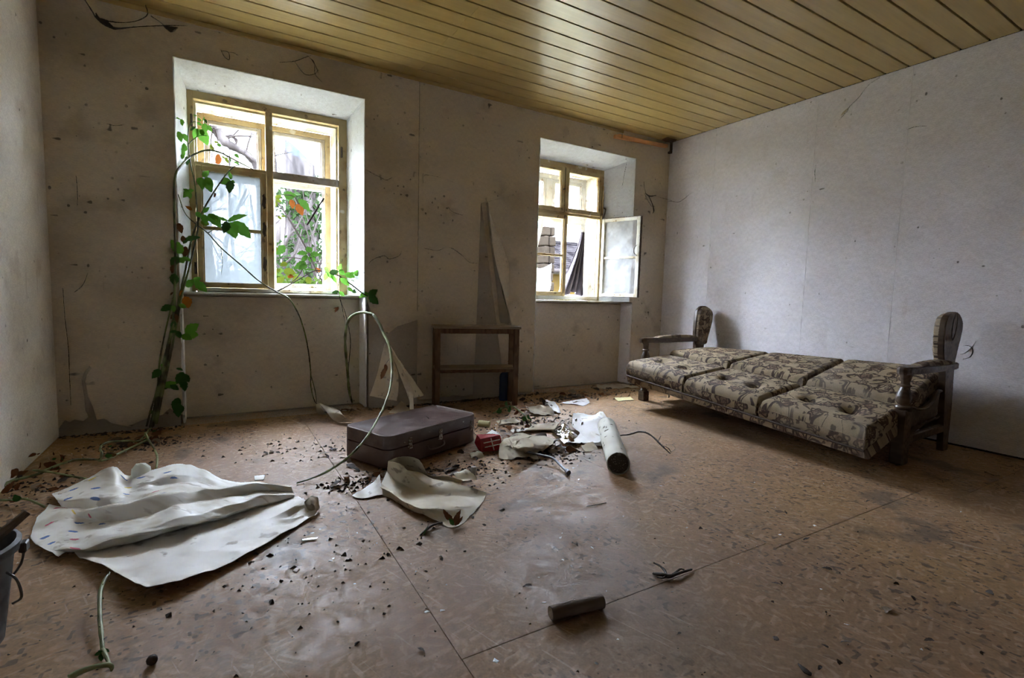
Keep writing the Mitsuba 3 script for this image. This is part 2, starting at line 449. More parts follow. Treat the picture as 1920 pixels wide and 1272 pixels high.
# its free left edge has come away from the wall and stands off it
edge = [(2.012, 3.89, 1.751), (2.05, 3.89, 1.488), (2.1, 3.89, 1.207), (2.176, 3.89, 0.962), (2.265, 3.89, 0.691), (2.296, 3.89, 0.457), (2.31, 3.89, 0.31), (2.306, 3.89, 0.137), (2.295, 3.89, -0.046)]
gr = []
for q in curve(edge, 5):
    z = max(q[2], 0.025)
    off = 0.055 * math.sin(PI * min(1.0, (1.72 - z) / 1.75)) ** 0.8
    xr = 2.265 if z < 1.2 else 2.265 - (z - 1.2) * 0.49
    t = np.linspace(0, 1, 12)
    gr.append(np.stack([q[0] + (max(xr, q[0] + 0.01) - q[0]) * t, 3.8945 - off * (1 - t) ** 2.2, np.full(12, z)], -1))
part('wall_window', 'wallpaper', sheet(np.array(gr), 0.002), 'm_wall_window', smooth=True, label='strip of wallpaper peeling away from the wall at its free edge')
fl = [(2.013, 3.885, 1.71), (2.078, 3.885, 1.307), (2.141, 3.885, 0.961), (2.176, 3.885, 0.691), (2.187, 3.885, 0.672)]
part('wall_window', 'wallpaper', sheet(np.array([[np.array(a) + (np.array([np.interp(a[2], [q[2] for q in edge][::-1], [q[0] for q in edge][::-1]), 3.86, a[2]]) - a) * t for t in np.linspace(0, 1, 5)] for a in fl]), 0.0015), 'm_bare', smooth=True, label='grey underside of the peeling strip')
paper([(w2['f'][1], 0.885), (w2['low'][1], 0.885), (w2['low'][1], 0.02), (XR, 0.02), (XR, 2.62), (w2['f'][1], 2.62)])
paper([(w2['f'][0], w2['f'][2]), (w2['f'][1], w2['f'][2]), (w2['f'][1], 2.62), (w2['f'][0], 2.62)])
for w in WIN:     # the wall below each sill
    paper([(w['low'][0], 0.012), (w['low'][1], 0.012), (w['low'][1], w['sill'] - 0.03), (w['low'][0], w['sill'] - 0.03)], w['ap'])


def lining(name, p00, p10, p11, p01, bsdf, label, n=14, m=40, amp=0.004, seed=0):
    g = quad(p00, p10, p11, p01, n, m)
    nrm = np.cross(g[-1, 0] - g[0, 0], g[0, -1] - g[0, 0])
    nrm /= np.linalg.norm(nrm)
    g = g + nrm * (amp * (meshkit.fbm(g * 6, 3, seed) - 0.5) * 2)[..., None]
    put(name, sheet(g, 0.012), bsdf, smooth=40)
    labels[name] = {'kind': 'structure', 'label': label}


k = 2
for i, (w, nm) in enumerate(zip(WIN, ('left', 'right'))):
    (x0, x1, zt), (a0, a1, at), s = w['f'], w['b'], w['sill']
    yb = YF + 0.008
    for p, lab in (([(x0, YW - 0.003, s), (a0, yb, s), (a0, yb, at), (x0, YW - 0.003, zt)], 'left side of the white plastered splay'), ([(x1, YW - 0.003, s), (a1, yb, s), (a1, yb, at), (x1, YW - 0.003, zt)], 'right side of the white plastered splay'),
                   ([(x0, YW - 0.003, zt), (x1, YW - 0.003, zt), (a1, yb, at), (a0, yb, at)], 'sloping white head of the splay')):
        lining(f'trim_{k}', *p, 'm_reveal', f'{lab} around the {nm} window', seed=k)
        k += 1
    for q, sd in ((w['low'][0], 'left'), (w['low'][1], 'right')):
        lining(f'trim_{k}', (q, YW - 0.003, 0.015), (q, w['ap'] + 0.003, 0.015), (q, w['ap'] + 0.003, s - 0.012), (q, YW - 0.003, s - 0.012), 'm_wall_right', f'{sd} side of the niche under the {nm} window', amp=0.003, seed=k)
        k += 1

put('wall_left', bx((XL - 0.2, YB - 0.2, -0.1), (XL, YW + 0.1, H + 0.1)), 'm_wall_left')
labels['wall_left'] = {'kind': 'structure', 'label': 'dirty cream left wall'}
put('wall_back', bx((XL - 0.2, YB - 0.2, -0.1), (XR + 0.2, YB, H + 0.1)), 'm_bare')
labels['wall_back'] = {'kind': 'structure', 'label': 'wall behind the viewer'}
put('wall_right', bx((XR + 0.004, YB - 0.2, -0.1), (XR + 0.2, YW + 0.1, H + 0.1)), 'm_dark_gap')
labels['wall_right'] = {'kind': 'structure', 'label': 'pale grey papered right wall'}
ys = [YW + 0.05, 3.32, 2.36, 1.72, 0.68, -0.4, -1.4, YB - 0.05]
for a, b in zip(ys, ys[1:]):
    part('wall_right', 'wallpaper', bx((XR, b + 0.0006, 0.012), (XR + 0.006, a - 0.0006, H - 0.004), 0.0004), 'm_wall_right')
# ---------------------------------------------------------------- windows: inner and outer casements
def bar(parent, name, x0, x1, y0, y1, z0, z1, bsdf, label=None):
    return part(parent, name, bx((x0, y0, z0), (x1, y1, z1), 0.003), bsdf, label=label)


def sash(parent, x0, x1, z0, z1, y, w, bsdf, muntins=(), glass='m_glass', d=0.036, panes=None):
    """A casement: two stiles, two rails, muntins, one pane between each."""
    key = free(parent + '__sash')
    ms = [bx((x0, y, z0), (x0 + w, y + d, z1), 0.004), bx((x1 - w, y, z0), (x1, y + d, z1), 0.004),
          bx((x0 + w - 0.001, y, z0), (x1 - w + 0.001, y + d, z0 + w), 0.004), bx((x0 + w - 0.001, y, z1 - w), (x1 - w + 0.001, y + d, z1), 0.004)]
    ins = [bx((x0 + w - 0.002, y + d * 0.35, z0 + w - 0.002), (x0 + w + 0.007, y + d, z1 - w + 0.002)), bx((x1 - w - 0.007, y + d * 0.35, z0 + w - 0.002), (x1 - w + 0.002, y + d, z1 - w + 0.002))]
    put(key, cat(ms + ins), bsdf)
    edges = [z0 + w] + list(muntins) + [z1 - w]
    for z in muntins:
        part(key, 'muntin', bx((x0 + w - 0.002, y + 0.006, z - 0.011), (x1 - w + 0.002, y + d - 0.004, z + 0.011), 0.003), bsdf)
    for q, (a, b) in enumerate(zip(edges, edges[1:])):
        if panes is None or panes[q]:
            part(key, 'pane', trimesh.Trimesh([(x0 + w - 0.003, y + d * 0.55, a - 0.003), (x1 - w + 0.003, y + d * 0.55, a - 0.003), (x1 - w + 0.003, y + d * 0.55, b + 0.003), (x0 + w - 0.003, y + d * 0.55, b + 0.003)], [[0, 1, 2], [0, 2, 3]], process=False), glass)
    return key


def box_lining(parent, x0, x1, z0, z1, ya, yb):
    """The boards that line the space between the two casements."""
    t = 0.02
    for a, b in (((x0 - t, ya, z0), (x0, yb, z1)), ((x1, ya, z0), (x1 + t, yb, z1)), ((x0 - t, ya, z1), (x1 + t, yb, z1 + t)), ((x0 - t, ya, z0 - t), (x1 + t, yb, z0))):
        part(parent, 'lining_board', bx(a, b), 'm_frame_white')


# --- left window
g = 'window_1'
labels[g] = {'kind': 'structure', 'label': 'left double casement window with flaking ochre paint and bramble growing through it'}
X0, X1, Z0, Z1 = -0.146, 0.902, 0.893, 2.240
o0, o1, p0, p1 = -0.107, 0.838, 0.918, 2.187
bar(g, 'frame_stile', X0, o0, YF, YF + 0.05, Z0, Z1, 'm_frame')
bar(g, 'frame_stile', o1, X1, YF, YF + 0.05, Z0, Z1, 'm_frame')
bar(g, 'frame_head', o0, o1, YF, YF + 0.05, p1, Z1, 'm_frame')
bar(g, 'frame_sill', o0, o1, YF, YF + 0.05, Z0, p0, 'm_frame_white')
bar(g, 'mullion', 0.330, 0.376, YF + 0.002, YF + 0.05, p0, p1, 'm_frame')
bar(g, 'transom', o0, 0.330, YF + 0.004, YF + 0.05, 1.735, 1.775, 'm_frame')
bar(g, 'transom', 0.376, o1, YF + 0.004, YF + 0.05, 1.722, 1.778, 'm_frame_grey')
sash(g, o0 + 0.001, 0.333, p0 + 0.002, 1.752, YF - 0.012, 0.036, 'm_frame', (1.332,), 'm_glass_dirty')
box_lining(g, o0 + 0.012, o1 - 0.012, p0 - 0.012, p1 - 0.012, YF + 0.05, YO)
c0, c1, d0, d1 = o0 + 0.012, o1 - 0.012, p0 - 0.012, p1 - 0.012
bar(g, 'outer_frame_stile', c0, c0 + 0.042, YO, YO + 0.05, d0, d1, 'm_frame')
bar(g, 'outer_frame_stile', c1 - 0.042, c1, YO, YO + 0.05, d0, d1, 'm_frame')
bar(g, 'outer_frame_head', c0 + 0.042, c1 - 0.042, YO, YO + 0.05, d1 - 0.042, d1, 'm_frame')
bar(g, 'outer_frame_sill', c0 + 0.042, c1 - 0.042, YO, YO + 0.05, d0, d0 + 0.034, 'm_frame_white')
bar(g, 'outer_mullion', 0.322, 0.380, YO, YO + 0.05, d0 + 0.034, d1 - 0.042, 'm_frame')
bar(g, 'outer_transom', c0 + 0.042, c1 - 0.042, YO, YO + 0.05, 1.745, 1.800, 'm_frame_white')
sash(g, c0 + 0.043, 0.321, 1.802, d1 - 0.043, YO + 0.004, 0.026, 'm_frame_grey')
sash(g, 0.381, c1 - 0.043, 1.802, d1 - 0.043, YO + 0.004, 0.026, 'm_frame_grey', glass='m_glass_stained')
sash(g, c0 + 0.043, 0.321, d0 + 0.036, 1.743, YO + 0.004, 0.030, 'm_frame_grey', (1.36,), 'm_glass')
# lower right outer leaf: its pane is gone, only the muntin still hangs loose
sash(g, 0.381, c1 - 0.030, d0 + 0.036, 1.745, YO + 0.004, 0.026, 'm_frame_white', (), panes=(False,))
part(g, 'loose_muntin', beam((0.772, 4.37, 1.67), (0.644, 4.37, 1.444), 0.012, 0.016, up=(0, 1, 0)), 'm_twig', label='glazing bar hanging slanted in the broken leaf')
part(g, 'hinge', tube([(o1 + 0.022, YF - 0.004, 1.95), (o1 + 0.022, YF - 0.004, 2.03)], 0.007, n=1), 'm_edge_dark')
part(g, 'hinge', tube([(o0 - 0.012, YF - 0.004, 1.01), (o0 - 0.012, YF - 0.004, 1.09)], 0.007, n=1), 'm_edge_dark')
part(g, 'hinge', tube([(o0 - 0.012, YF - 0.004, 2.00), (o0 - 0.012, YF - 0.004, 2.08)], 0.007, n=1), 'm_edge_dark')
part(g, 'sill_board', bx((-0.196, 4.045, 0.868), (0.990, YF + 0.004, 0.888), 0.006), 'm_frame_white', label='weathered white sill board')
for z in (1.10, 1.35, 1.55):     # worn patches where the paint has come off the meeting stile
    part(g, 'bare_patch', plate([(0.306 + 0.004 * math.sin(5 * t) + 0.012 * math.cos(t), z + 0.055 * math.sin(t)) for t in np.linspace(0, 2 * PI, 15)[:-1]], 0.0012, lambda u, v, w: (u + 0.006, YF - 0.0128 + 0.0004 - w * 0.3, v)), 'm_edge_dark')

# --- right window
g = 'window_2'
labels[g] = {'kind': 'structure', 'label': 'right double casement window with one inner leaf standing open'}
X0, X1, Z0, Z1 = 2.560, 3.508, 0.893, 2.240
o0, o1, p0, p1 = 2.598, 3.478, 0.930, 2.200
bar(g, 'frame_stile', X0, o0, YF, YF + 0.05, Z0, Z1, 'm_frame')
bar(g, 'frame_stile', o1, X1, YF, YF + 0.05, Z0, Z1, 'm_frame')
bar(g, 'frame_head', o0, o1, YF, YF + 0.05, p1, Z1, 'm_frame')
bar(g, 'frame_sill', o0, o1, YF, YF + 0.05, Z0, p0, 'm_frame_white')
bar(g, 'transom', o0, o1, YF + 0.004, YF + 0.05, 1.738, 1.762, 'm_frame')
bar(g, 'mullion', 3.022, 3.058, YF + 0.004, YF + 0.05, p0, 1.738, 'm_frame')
bar(g, 'mullion', 3.000, 3.008, YF + 0.006, YF + 0.05, 1.762, p1, 'm_edge_dark')
sash(g, o0, 2.998, 1.763, p1 - 0.002, YF - 0.012, 0.040, 'm_frame')
sash(g, 3.010, o1, 1.763, p1 - 0.002, YF - 0.012, 0.044, 'm_frame')
sash(g, o0, 3.048, p0, 1.737, YF - 0.012, 0.042, 'm_frame', (1.334,), 'm_glass')
part(g, 'shutter_bolt', bx((3.488, YF - 0.012, 1.70), (3.506, YF + 0.004, 2.08), 0.003), 'm_frame')
part(g, 'hook', tube([(3.51, YF - 0.008, 1.86), (3.52, YF - 0.03, 1.84), (3.513, YF - 0.02, 1.78), (3.507, YF - 0.012, 1.72)], 0.005), 'm_edge_dark')
part(g, 'knob', tube([(2.984, YF - 0.012, 1.985), (2.984, YF - 0.03, 1.985)], 0.008, n=1), 'm_edge_dark')
box_lining(g, o0 + 0.012, o1 - 0.004, p0 - 0.012, p1 - 0.012, YF + 0.05, YO)
c0, c1, d0, d1 = o0 + 0.012, o1 - 0.004, p0 - 0.012, p1 - 0.012
bar(g, 'outer_frame_stile', c0, c0 + 0.045, YO, YO + 0.05, d0, d1, 'm_frame_pale')
bar(g, 'outer_frame_stile', c1 - 0.050, c1, YO, YO + 0.05, d0, d1, 'm_frame_pale')
bar(g, 'outer_frame_head', c0 + 0.045, c1 - 0.050, YO, YO + 0.05, d1 - 0.05, d1, 'm_frame_pale')
bar(g, 'outer_frame_sill', c0 + 0.045, c1 - 0.050, YO, YO + 0.05, d0, d0 + 0.034, 'm_frame_pale')
bar(g, 'outer_mullion', 2.955, 3.035, YO, YO + 0.05, 1.79, d1 - 0.05, 'm_frame_pale')
bar(g, 'outer_transom', c0 + 0.045, c1 - 0.050, YO, YO + 0.05, 1.700, 1.790, 'm_frame_pale')
sash(g, c0 + 0.046, 2.954, 1.792, d1 - 0.051, YO + 0.004, 0.036, 'm_frame_pale')
sash(g, 3.036, c1 - 0.051, 1.792, d1 - 0.051, YO + 0.004, 0.036, 'm_frame_pale')
part(g, 'loose_frame_bar', beam((2.800, YO + 0.02, 1.22), (2.93, YO + 0.02, 1.70), 0.03, 0.035, up=(0, 1, 0)), 'm_frame_pale', label='pale bar of the broken outer leaf, leaning')
part(g, 'sill_board', bx((2.556, 4.005, 0.868), (3.765, YF + 0.004, 0.888), 0.006), 'm_frame_white', label='splintered white sill board')
# the inner leaf that stands open into the room
hinge, tip = np.array([3.492, YF - 0.012]), np.array([3.640, 3.690])
ux = (tip - hinge) / np.linalg.norm(tip - hinge)
wd = float(np.linalg.norm(tip - hinge))
before = set(scene)
lk = sash(g, 0.0, wd, p0 + 0.004, 1.742, 0.0, 0.034, 'm_frame_white', (1.338,), 'm_glass_dusty', panes=(True, True))
labels[lk] = {'label': 'white inner leaf standing open into the room'}
part(lk, 'latch_loop', tube([(wd - 0.02, -0.004, 1.46), (wd - 0.045, -0.018, 1.43), (wd - 0.045, -0.018, 1.38), (wd - 0.02, -0.004, 1.35)], 0.004), 'm_edge_dark')
part(lk, 'worn_edge', bx((wd - 0.0005, 0.0, p0 + 0.004), (wd + 0.0035, 0.036, 1.742)), 'm_edge_dark')
part(lk, 'worn_edge', bx((0.0, 0.0, 1.7415), (wd + 0.0035, 0.036, 1.7465)), 'm_edge_dark')
M = np.eye(4)
M[:2, 0], M[:2, 1], M[:2, 3] = ux, (-ux[1], ux[0]), hinge
for key in set(scene) - before:
    scene[key]['to_world'] = T(M)
# ---------------------------------------------------------------- outside: garden, trees, the neighbour's house
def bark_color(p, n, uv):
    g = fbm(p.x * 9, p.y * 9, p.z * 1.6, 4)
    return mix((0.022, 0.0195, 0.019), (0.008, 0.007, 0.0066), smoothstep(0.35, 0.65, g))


def matt(key, color):
    scene[key] = {'type': 'twosided', 'bsdf': {'type': 'diffuse', 'reflectance': mikit.proc(color) if callable(color) else rgb(*color)}}


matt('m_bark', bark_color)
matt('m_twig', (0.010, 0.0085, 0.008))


def leafy(key, color, trans, rough=0.5):
    scene[key] = {'type': 'principledthin', 'base_color': rgb(*color), 'roughness': rough, 'diff_trans': trans, 'eta': 1.4}


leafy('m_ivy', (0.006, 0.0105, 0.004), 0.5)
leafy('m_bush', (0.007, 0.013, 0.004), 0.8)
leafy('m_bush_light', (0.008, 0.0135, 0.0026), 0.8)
mat('m_ground_out', lambda p, n, uv: mix((0.05, 0.055, 0.025), (0.09, 0.075, 0.045), fbm(p.x * 0.8, p.y * 0.8, 1.0, 4)), 0.95)
put('ground', bx((-60, YOUT + 0.02, -1.3), (80, 90, -1.2)), 'm_ground_out')
labels['ground'] = {'kind': 'structure', 'label': 'overgrown garden ground outside the windows'}


def leaf_cloud(points, normals, size, seed, bend=0.25):
    """Many small four-cornered leaves as one mesh."""
    r = np.random.default_rng(seed)
    n = len(points)
    s = size * r.uniform(0.6, 1.3, n)[:, None]
    a = r.normal(size=(n, 3))
    nn = normals + 0.7 * r.normal(size=(n, 3))
    nn /= np.linalg.norm(nn, axis=1, keepdims=True)
    a -= nn * (a * nn).sum(1, keepdims=True)
    a /= np.linalg.norm(a, axis=1, keepdims=True)
    b = np.cross(nn, a)
    v = np.stack([points - a * s, points + b * s * 0.55 + nn * s * bend, points + a * s, points - b * s * 0.55 + nn * s * bend], 1).reshape(-1, 3)
    i = np.arange(n)[:, None] * 4
    return trimesh.Trimesh(v, np.vstack([i + [0, 1, 2], i + [0, 2, 3]]), process=False)


# the big ivied trunk, its top broken off slantwise
t0, t1 = np.array((1.152, 9, 0.91)), np.array((1.222, 9, 3.107))
base = t0 + (t0 - t1) * 0.35
trunk = tube([base, t0, 0.5 * (t0 + t1) + [0.05, 0, 0], t1], [0.40, 0.30, 0.255, 0.22], 22, 8)
v = trunk.vertices
v += (v - np.array([np.interp(v[:, 2], [base[2], t1[2]], [base[k], t1[k]]) for k in range(3)]).T) * (0.30 * (meshkit.fbm(v * [3.0, 3.0, 0.7], 3, 5) - 0.5))[:, None]
top = v[:, 2] > t1[2] - 0.12
v[top, 2] -= 0.9 * (v[top, 0] - t1[0])
tr = thing('tree_trunk', 'thick broken tree trunk wrapped in ivy outside the left window', 'tree')
part(tr, 'trunk', trunk, 'm_bark', smooth=40)
r0 = np.random.default_rng(3)
hh, aa = r0.uniform(0, 1, 1500) ** 0.9, r0.uniform(0, 2 * PI, 1500)
keep = (meshkit.noise(np.stack([np.cos(aa) * 1.6, np.sin(aa) * 1.6, hh * 5], -1), 4) + 0.28 * (1 - hh) + 0.14 * np.cos(aa)) > 0.56
hh, aa = hh[keep], aa[keep]
nrm = np.stack([np.cos(aa), np.sin(aa), 0 * aa], -1)
pp = base + (t1 - base) * (0.15 + 0.75 * hh)[:, None] + nrm * (0.335 - 0.08 * hh + 0.09 * r0.uniform(0, 1, len(hh)))[:, None]
part(tr, 'ivy', leaf_cloud(pp, nrm, 0.055, 8), 'm_ivy', kind='stuff')
for a, b, c, d in (((0.906, 8.6, 1.526), (1.012, 8.5, 1.772), (1.129, 8.5, 1.946), (1.384, 8.5, 2.59)), ((0.888, 8.6, 1.278), (1.062, 8.5, 1.465), (1.126, 8.5, 1.658), (1.188, 8.6, 1.879)), ((1.374, 8.6, 1.132), (1.297, 8.5, 1.546), (1.363, 8.5, 1.885), (1.462, 8.6, 2.157))):
    part(tr, 'creeper_stem', tube([a, b, c, d], [0.018, 0.015, 0.012, 0.008], 6), 'm_twig')
tr2 = thing('bare_tree', 'thin bare trunk close beside the ivied trunk', 'tree')
part(tr2, 'trunk', tube([np.array((0.977, 10.5, 0.898)) * [1, 1, 0] + [0, 0, -1.25], (0.977, 10.5, 0.898), (1.009, 10.5, 1.953), (0.993, 10.5, 2.838), (0.965, 10.5, 3.465)], [0.10, 0.09, 0.07, 0.06, 0.05], 10), 'm_bark', smooth=40)


def branching(parent, name, start, heading, length, r, depth, rr, spread=0.6, droop=0.0):
    """A limb with side twigs, all one mesh."""
    out = []

    def grow(p, h, L, r, d):
        pts = [p]
        hd = h / np.linalg.norm(h)
        for _ in range(4):
            hd = hd + rr.normal(0, 0.16, 3) + [0, 0, -droop]
            hd /= np.linalg.norm(hd)
            pts.append(pts[-1] + hd * L / 4)
        out.append(tube(pts, np.linspace(r, r * 0.45, 5), 6 if r > 0.01 else 4, 3))
        if d:
            for k in range(3 if d > 1 else 4):
                q = pts[rr.integers(1, 5)]
                grow(q, hd + rr.normal(0, spread, 3), L * rr.uniform(0.45, 0.7), r * 0.5, d - 1)
    grow(np.asarray(start, float), np.asarray(heading, float), length, r, depth)
    return part(parent, name, cat(out), 'm_twig', smooth=40)


# the crooked limb in the upper left pane
lb = thing('leaning_branch', 'crooked grey branch crossing the upper left panes', 'branch')
limb = [(-0.042, 6.2, 2.747), (0.03, 6.2, 2.575), (0.095, 6.2, 2.468), (0.201, 6.2, 2.404), (0.305, 6.2, 2.361), (0.37, 6.2, 2.288), (0.41, 6.2, 2.187), (0.427, 6.2, 1.974)]
part(lb, 'limb', tube(limb, [0.06, 0.055, 0.05, 0.042, 0.036, 0.034, 0.030, 0.03], 10, 6, knob=0.5), 'm_bark', smooth=40)
part(lb, 'limb', tube([limb[4], (0.355, 6.1, 2.303), (0.414, 6.1, 2.235), (0.453, 6.1, 2.129)], [0.024, 0.02, 0.018, 0.012], 8), 'm_bark', smooth=40)
part(lb, 'twig', tube([limb[3], (0.222, 6.2, 2.491), (0.183, 6.2, 2.511), (0.244, 6.2, 2.599), (0.28, 6.2, 2.633)], [0.012, 0.012, 0.01, 0.009, 0.006], 5), 'm_twig')
part(lb, 'twig', tube([(0.105, 6.2, 2.491), (0.184, 6.2, 2.522), (0.212, 6.2, 2.467)], [0.02, 0.015, 0.009], 5), 'm_twig')
for i, (a, h) in enumerate(((limb[4], (0.3, 0, 0.9)), (limb[5], (0.6, 0, 0.7)), (limb[2], (0.9, 0, 0.5)), (limb[1], (0.9, 0, 0.9)))):
    branching(lb, 'twig', a, h, 0.5, 0.010, 2, np.random.default_rng(20 + i))
# thin growth behind the dusty leaf and at the right of the trunk
rt = np.random.default_rng(5)
for i, (px, h, rad) in enumerate((((-0.126, 11, 0.313), 4.2, 0.05), ((0.186, 12.6, 0.225), 4.6, 0.07), ((0.331, 9, 0.422), 3.6, 0.035), ((0.801, 14.5, 0.119), 4.4, 0.06), ((-0.211, 7.8, 0.489), 4.0, 0.035))):
    tt = thing('bare_tree', ['bare young tree outside, second from the left behind the dusty lower pane', 'stouter bare tree outside, in the middle of the dusty lower pane', 'slender bare sapling nearest the dusty pane', 'bare tree seen at the right edge of the dusty pane', 'bare tree at the far left edge of the dusty pane'][i], 'tree')
    x, y, z = px
    part(tt, 'trunk', tube([(x, y, -1.2), (x + rt.normal(0, .08), y, 0.6), (x + rt.normal(0, .15), y, 1.9), (x + rt.normal(0, .25), y, 3.0 + i * 0.1)], [rad, rad * 0.8, rad * 0.6, rad * 0.3], 8), 'm_bark', smooth=40)
    for k in range(5):
        branching(tt, 'limb', (x, y, 0.5 + 0.45 * k), (rt.choice([-1, 1]) * 0.8, rt.normal(0, .3), 0.8), 0.9, rad * 0.28, 2, rt)
sh = thing('bare_shrub', 'bare twiggy shrub at the right of the ivied trunk', 'shrub')
for i, (a, h) in enumerate((((1.037, 6.5, 0.918), (0.3, 0, 1)), ((1.06, 6.2, 0.92), (-0.25, 0, 1)), ((1.228, 6.8, 0.922), (-0.1, 0, 1)), ((0.916, 6.3, 0.896), (0.5, 0, 1)))):
    branching(sh, 'stem', a, h, 1.3, 0.010, 3, np.random.default_rng(50 + i), 0.5)


def bush(label, centres, size, count, m, seed, leaf=0.05):
    key = thing('bush', label, 'bush')
    r = np.random.default_rng(seed)
    c = np.asarray(centres, float)
    i = r.integers(0, len(c), count)
    d = r.normal(size=(count, 3))
    d /= np.linalg.norm(d, axis=1, keepdims=True)
    put(key + '__foliage', leaf_cloud(c[i] + d * (np.asarray(size) * r.uniform(0.3, 1.0, (count, 1)) ** 0.5), d, leaf, seed), m)
    labels[key + '__foliage'] = {'kind': 'stuff'}
    for q in c:
        part(key, 'stem', tube([(q[0], q[1], -1.2), (q[0] + 0.1, q[1], q[2] - 0.4), tuple(q)], [0.02, 0.015, 0.008], 5), 'm_twig')


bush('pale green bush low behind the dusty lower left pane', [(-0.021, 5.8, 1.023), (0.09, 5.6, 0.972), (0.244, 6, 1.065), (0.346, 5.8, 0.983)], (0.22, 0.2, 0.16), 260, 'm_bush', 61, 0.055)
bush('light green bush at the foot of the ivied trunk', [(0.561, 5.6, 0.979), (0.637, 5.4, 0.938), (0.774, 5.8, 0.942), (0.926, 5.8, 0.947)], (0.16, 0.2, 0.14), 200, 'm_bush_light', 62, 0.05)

# the neighbour's house in the right window
hs = thing('house', 'yellow house with a grey tiled roof outside the right window', 'house')
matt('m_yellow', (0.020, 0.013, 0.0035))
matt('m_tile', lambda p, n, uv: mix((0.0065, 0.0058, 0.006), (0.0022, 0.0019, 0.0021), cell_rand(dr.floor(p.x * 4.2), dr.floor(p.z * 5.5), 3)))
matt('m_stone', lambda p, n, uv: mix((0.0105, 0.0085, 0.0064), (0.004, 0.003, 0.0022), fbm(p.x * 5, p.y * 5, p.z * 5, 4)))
HY = 13.0
ea, eb, rt_ = np.array((9.225, 13, 1.759)), np.array((11.196, 13, 1.856)), np.array((11.732, 15.2, 2.867))
x0, x1, ze, zr = ea[0] - 1.6, eb[0] + 4, ea[2], rt_[2]
part(hs, 'wall', bx((x0 + 0.3, HY + 0.35, -1.2), (x1 - 0.3, HY + 7, ze + 0.05)), 'm_yellow')
part(hs, 'roof', hull([(x, y, z) for x in (x0, x1) for y, z in ((HY, ze - 0.04), (HY, ze - 0.10), (HY + 2.2, zr - 0.02), (HY + 4.4, ze - 0.1))]), 'm_dark_gap')
part(hs, 'gutter', tube([(x0, HY - 0.05, ze - 0.02), (x1, HY - 0.05, ze - 0.02)], 0.07, 8, 1), 'm_twig')
sl = np.array([0, 2.2, zr - ze])
Ls = np.linalg.norm(sl)
sl /= Ls
nr = np.array([0, -sl[2], sl[1]])
tile = bx((-0.115, -0.008, 0), (0.115, 0.02, 0.24), 0.004).vertices
tm = bx((-0.115, -0.008, 0), (0.115, 0.02, 0.24), 0.004)
nx, nz = 15, int(Ls / 0.18)
M = np.stack([[1, 0, 0], -nr, sl], 1)
tm.vertices = tm.vertices @ M.T
tile_dict = mikit.ply(tm, 'm_tile')
for j in range(nz):
    for i in range(nx):
        q = np.array([x0 + 1.1 + i * 0.24 + 0.12 * (j % 2), HY, ze]) + sl * (j * 0.18 + 0.02) + nr * 0.03
        scene[free(hs + '__roof__tile')] = {**tile_dict, 'to_world': T().translate(q.tolist()).rotate([1, 0, 0], -5.0)}
part(hs, 'roof__ridge', tube([(x0, HY + 2.2, zr + 0.02), (x1, HY + 2.2, zr + 0.02)], 0.1, 8, 1), 'm_tile')
st = thing('stone_pillar', 'pale rough stone pillar in front of the tiled roof outside the right window', 'pillar')
a, b, c = np.array((7.444, 11, 1.64)), np.array((7.805, 11, 1.658)), np.array((7.587, 11, 2.748))
rs = np.random.default_rng(9)
z = -1.2
while z < c[2]:
    hgt = rs.uniform(0.16, 0.28)
    cut = a[0] + (b[0] - a[0]) * rs.uniform(0.35, 0.65)
    for xa, xb in ((a[0] + rs.uniform(-.02, .02), cut - 0.008), (cut + 0.008, b[0] + rs.uniform(-.02, .02))):
        part(st, 'stone', bx((xa, 11.0 + rs.uniform(-.02, .02), z), (xb, 11.5, z + hgt - 0.014), 0.025), 'm_stone')
    z += hgt

# torn cloth and plastic in the right window
mat('m_curtain', lambda p, n, uv: mix((0.035, 0.028, 0.040), (0.075, 0.065, 0.085), fbm(p.x * 30, p.y * 30, p.z * 3, 3)), 0.9, sheen=0.3)
n_, m_ = 40, 30
tt, ss = np.meshgrid(np.linspace(0, 1, n_), np.linspace(0, 1, m_), indexing='ij')
wid = 0.035 + 0.30 * tt ** 1.3
cx = 3.405 - 0.12 * tt ** 1.2 + (ss - 0.5) * wid
g = np.stack([cx, 4.30 + 0.035 * np.sin(ss * 26 + tt * 2) * (0.3 + 0.7 * tt), 1.62 - 0.665 * tt - 0.02 * np.sin(ss * 9) * tt], -1)
cu = solo('curtain', sheet(g, 0.002), 'm_curtain', 'narrow torn dark violet curtain hanging in the right window', 'curtain', smooth=True)
u, v = np.meshgrid(np.linspace(0, 1, 26), np.linspace(0, 1, 26), indexing='ij')
g = np.stack([2.63 + 0.40 * u, 4.335 + 0.02 * (meshkit.fbm(np.stack([u * 3, v * 3, 0 * u], -1), 3, 4) - 0.5) * 3, 0.965 + 0.34 * v * (0.86 + 0.14 * np.cos(u * 5)) ], -1)
solo('plastic_film', sheet(g, 0.0006), 'm_film', 'crumpled clear plastic film over the lower left pane of the right window', 'plastic film', smooth=True)
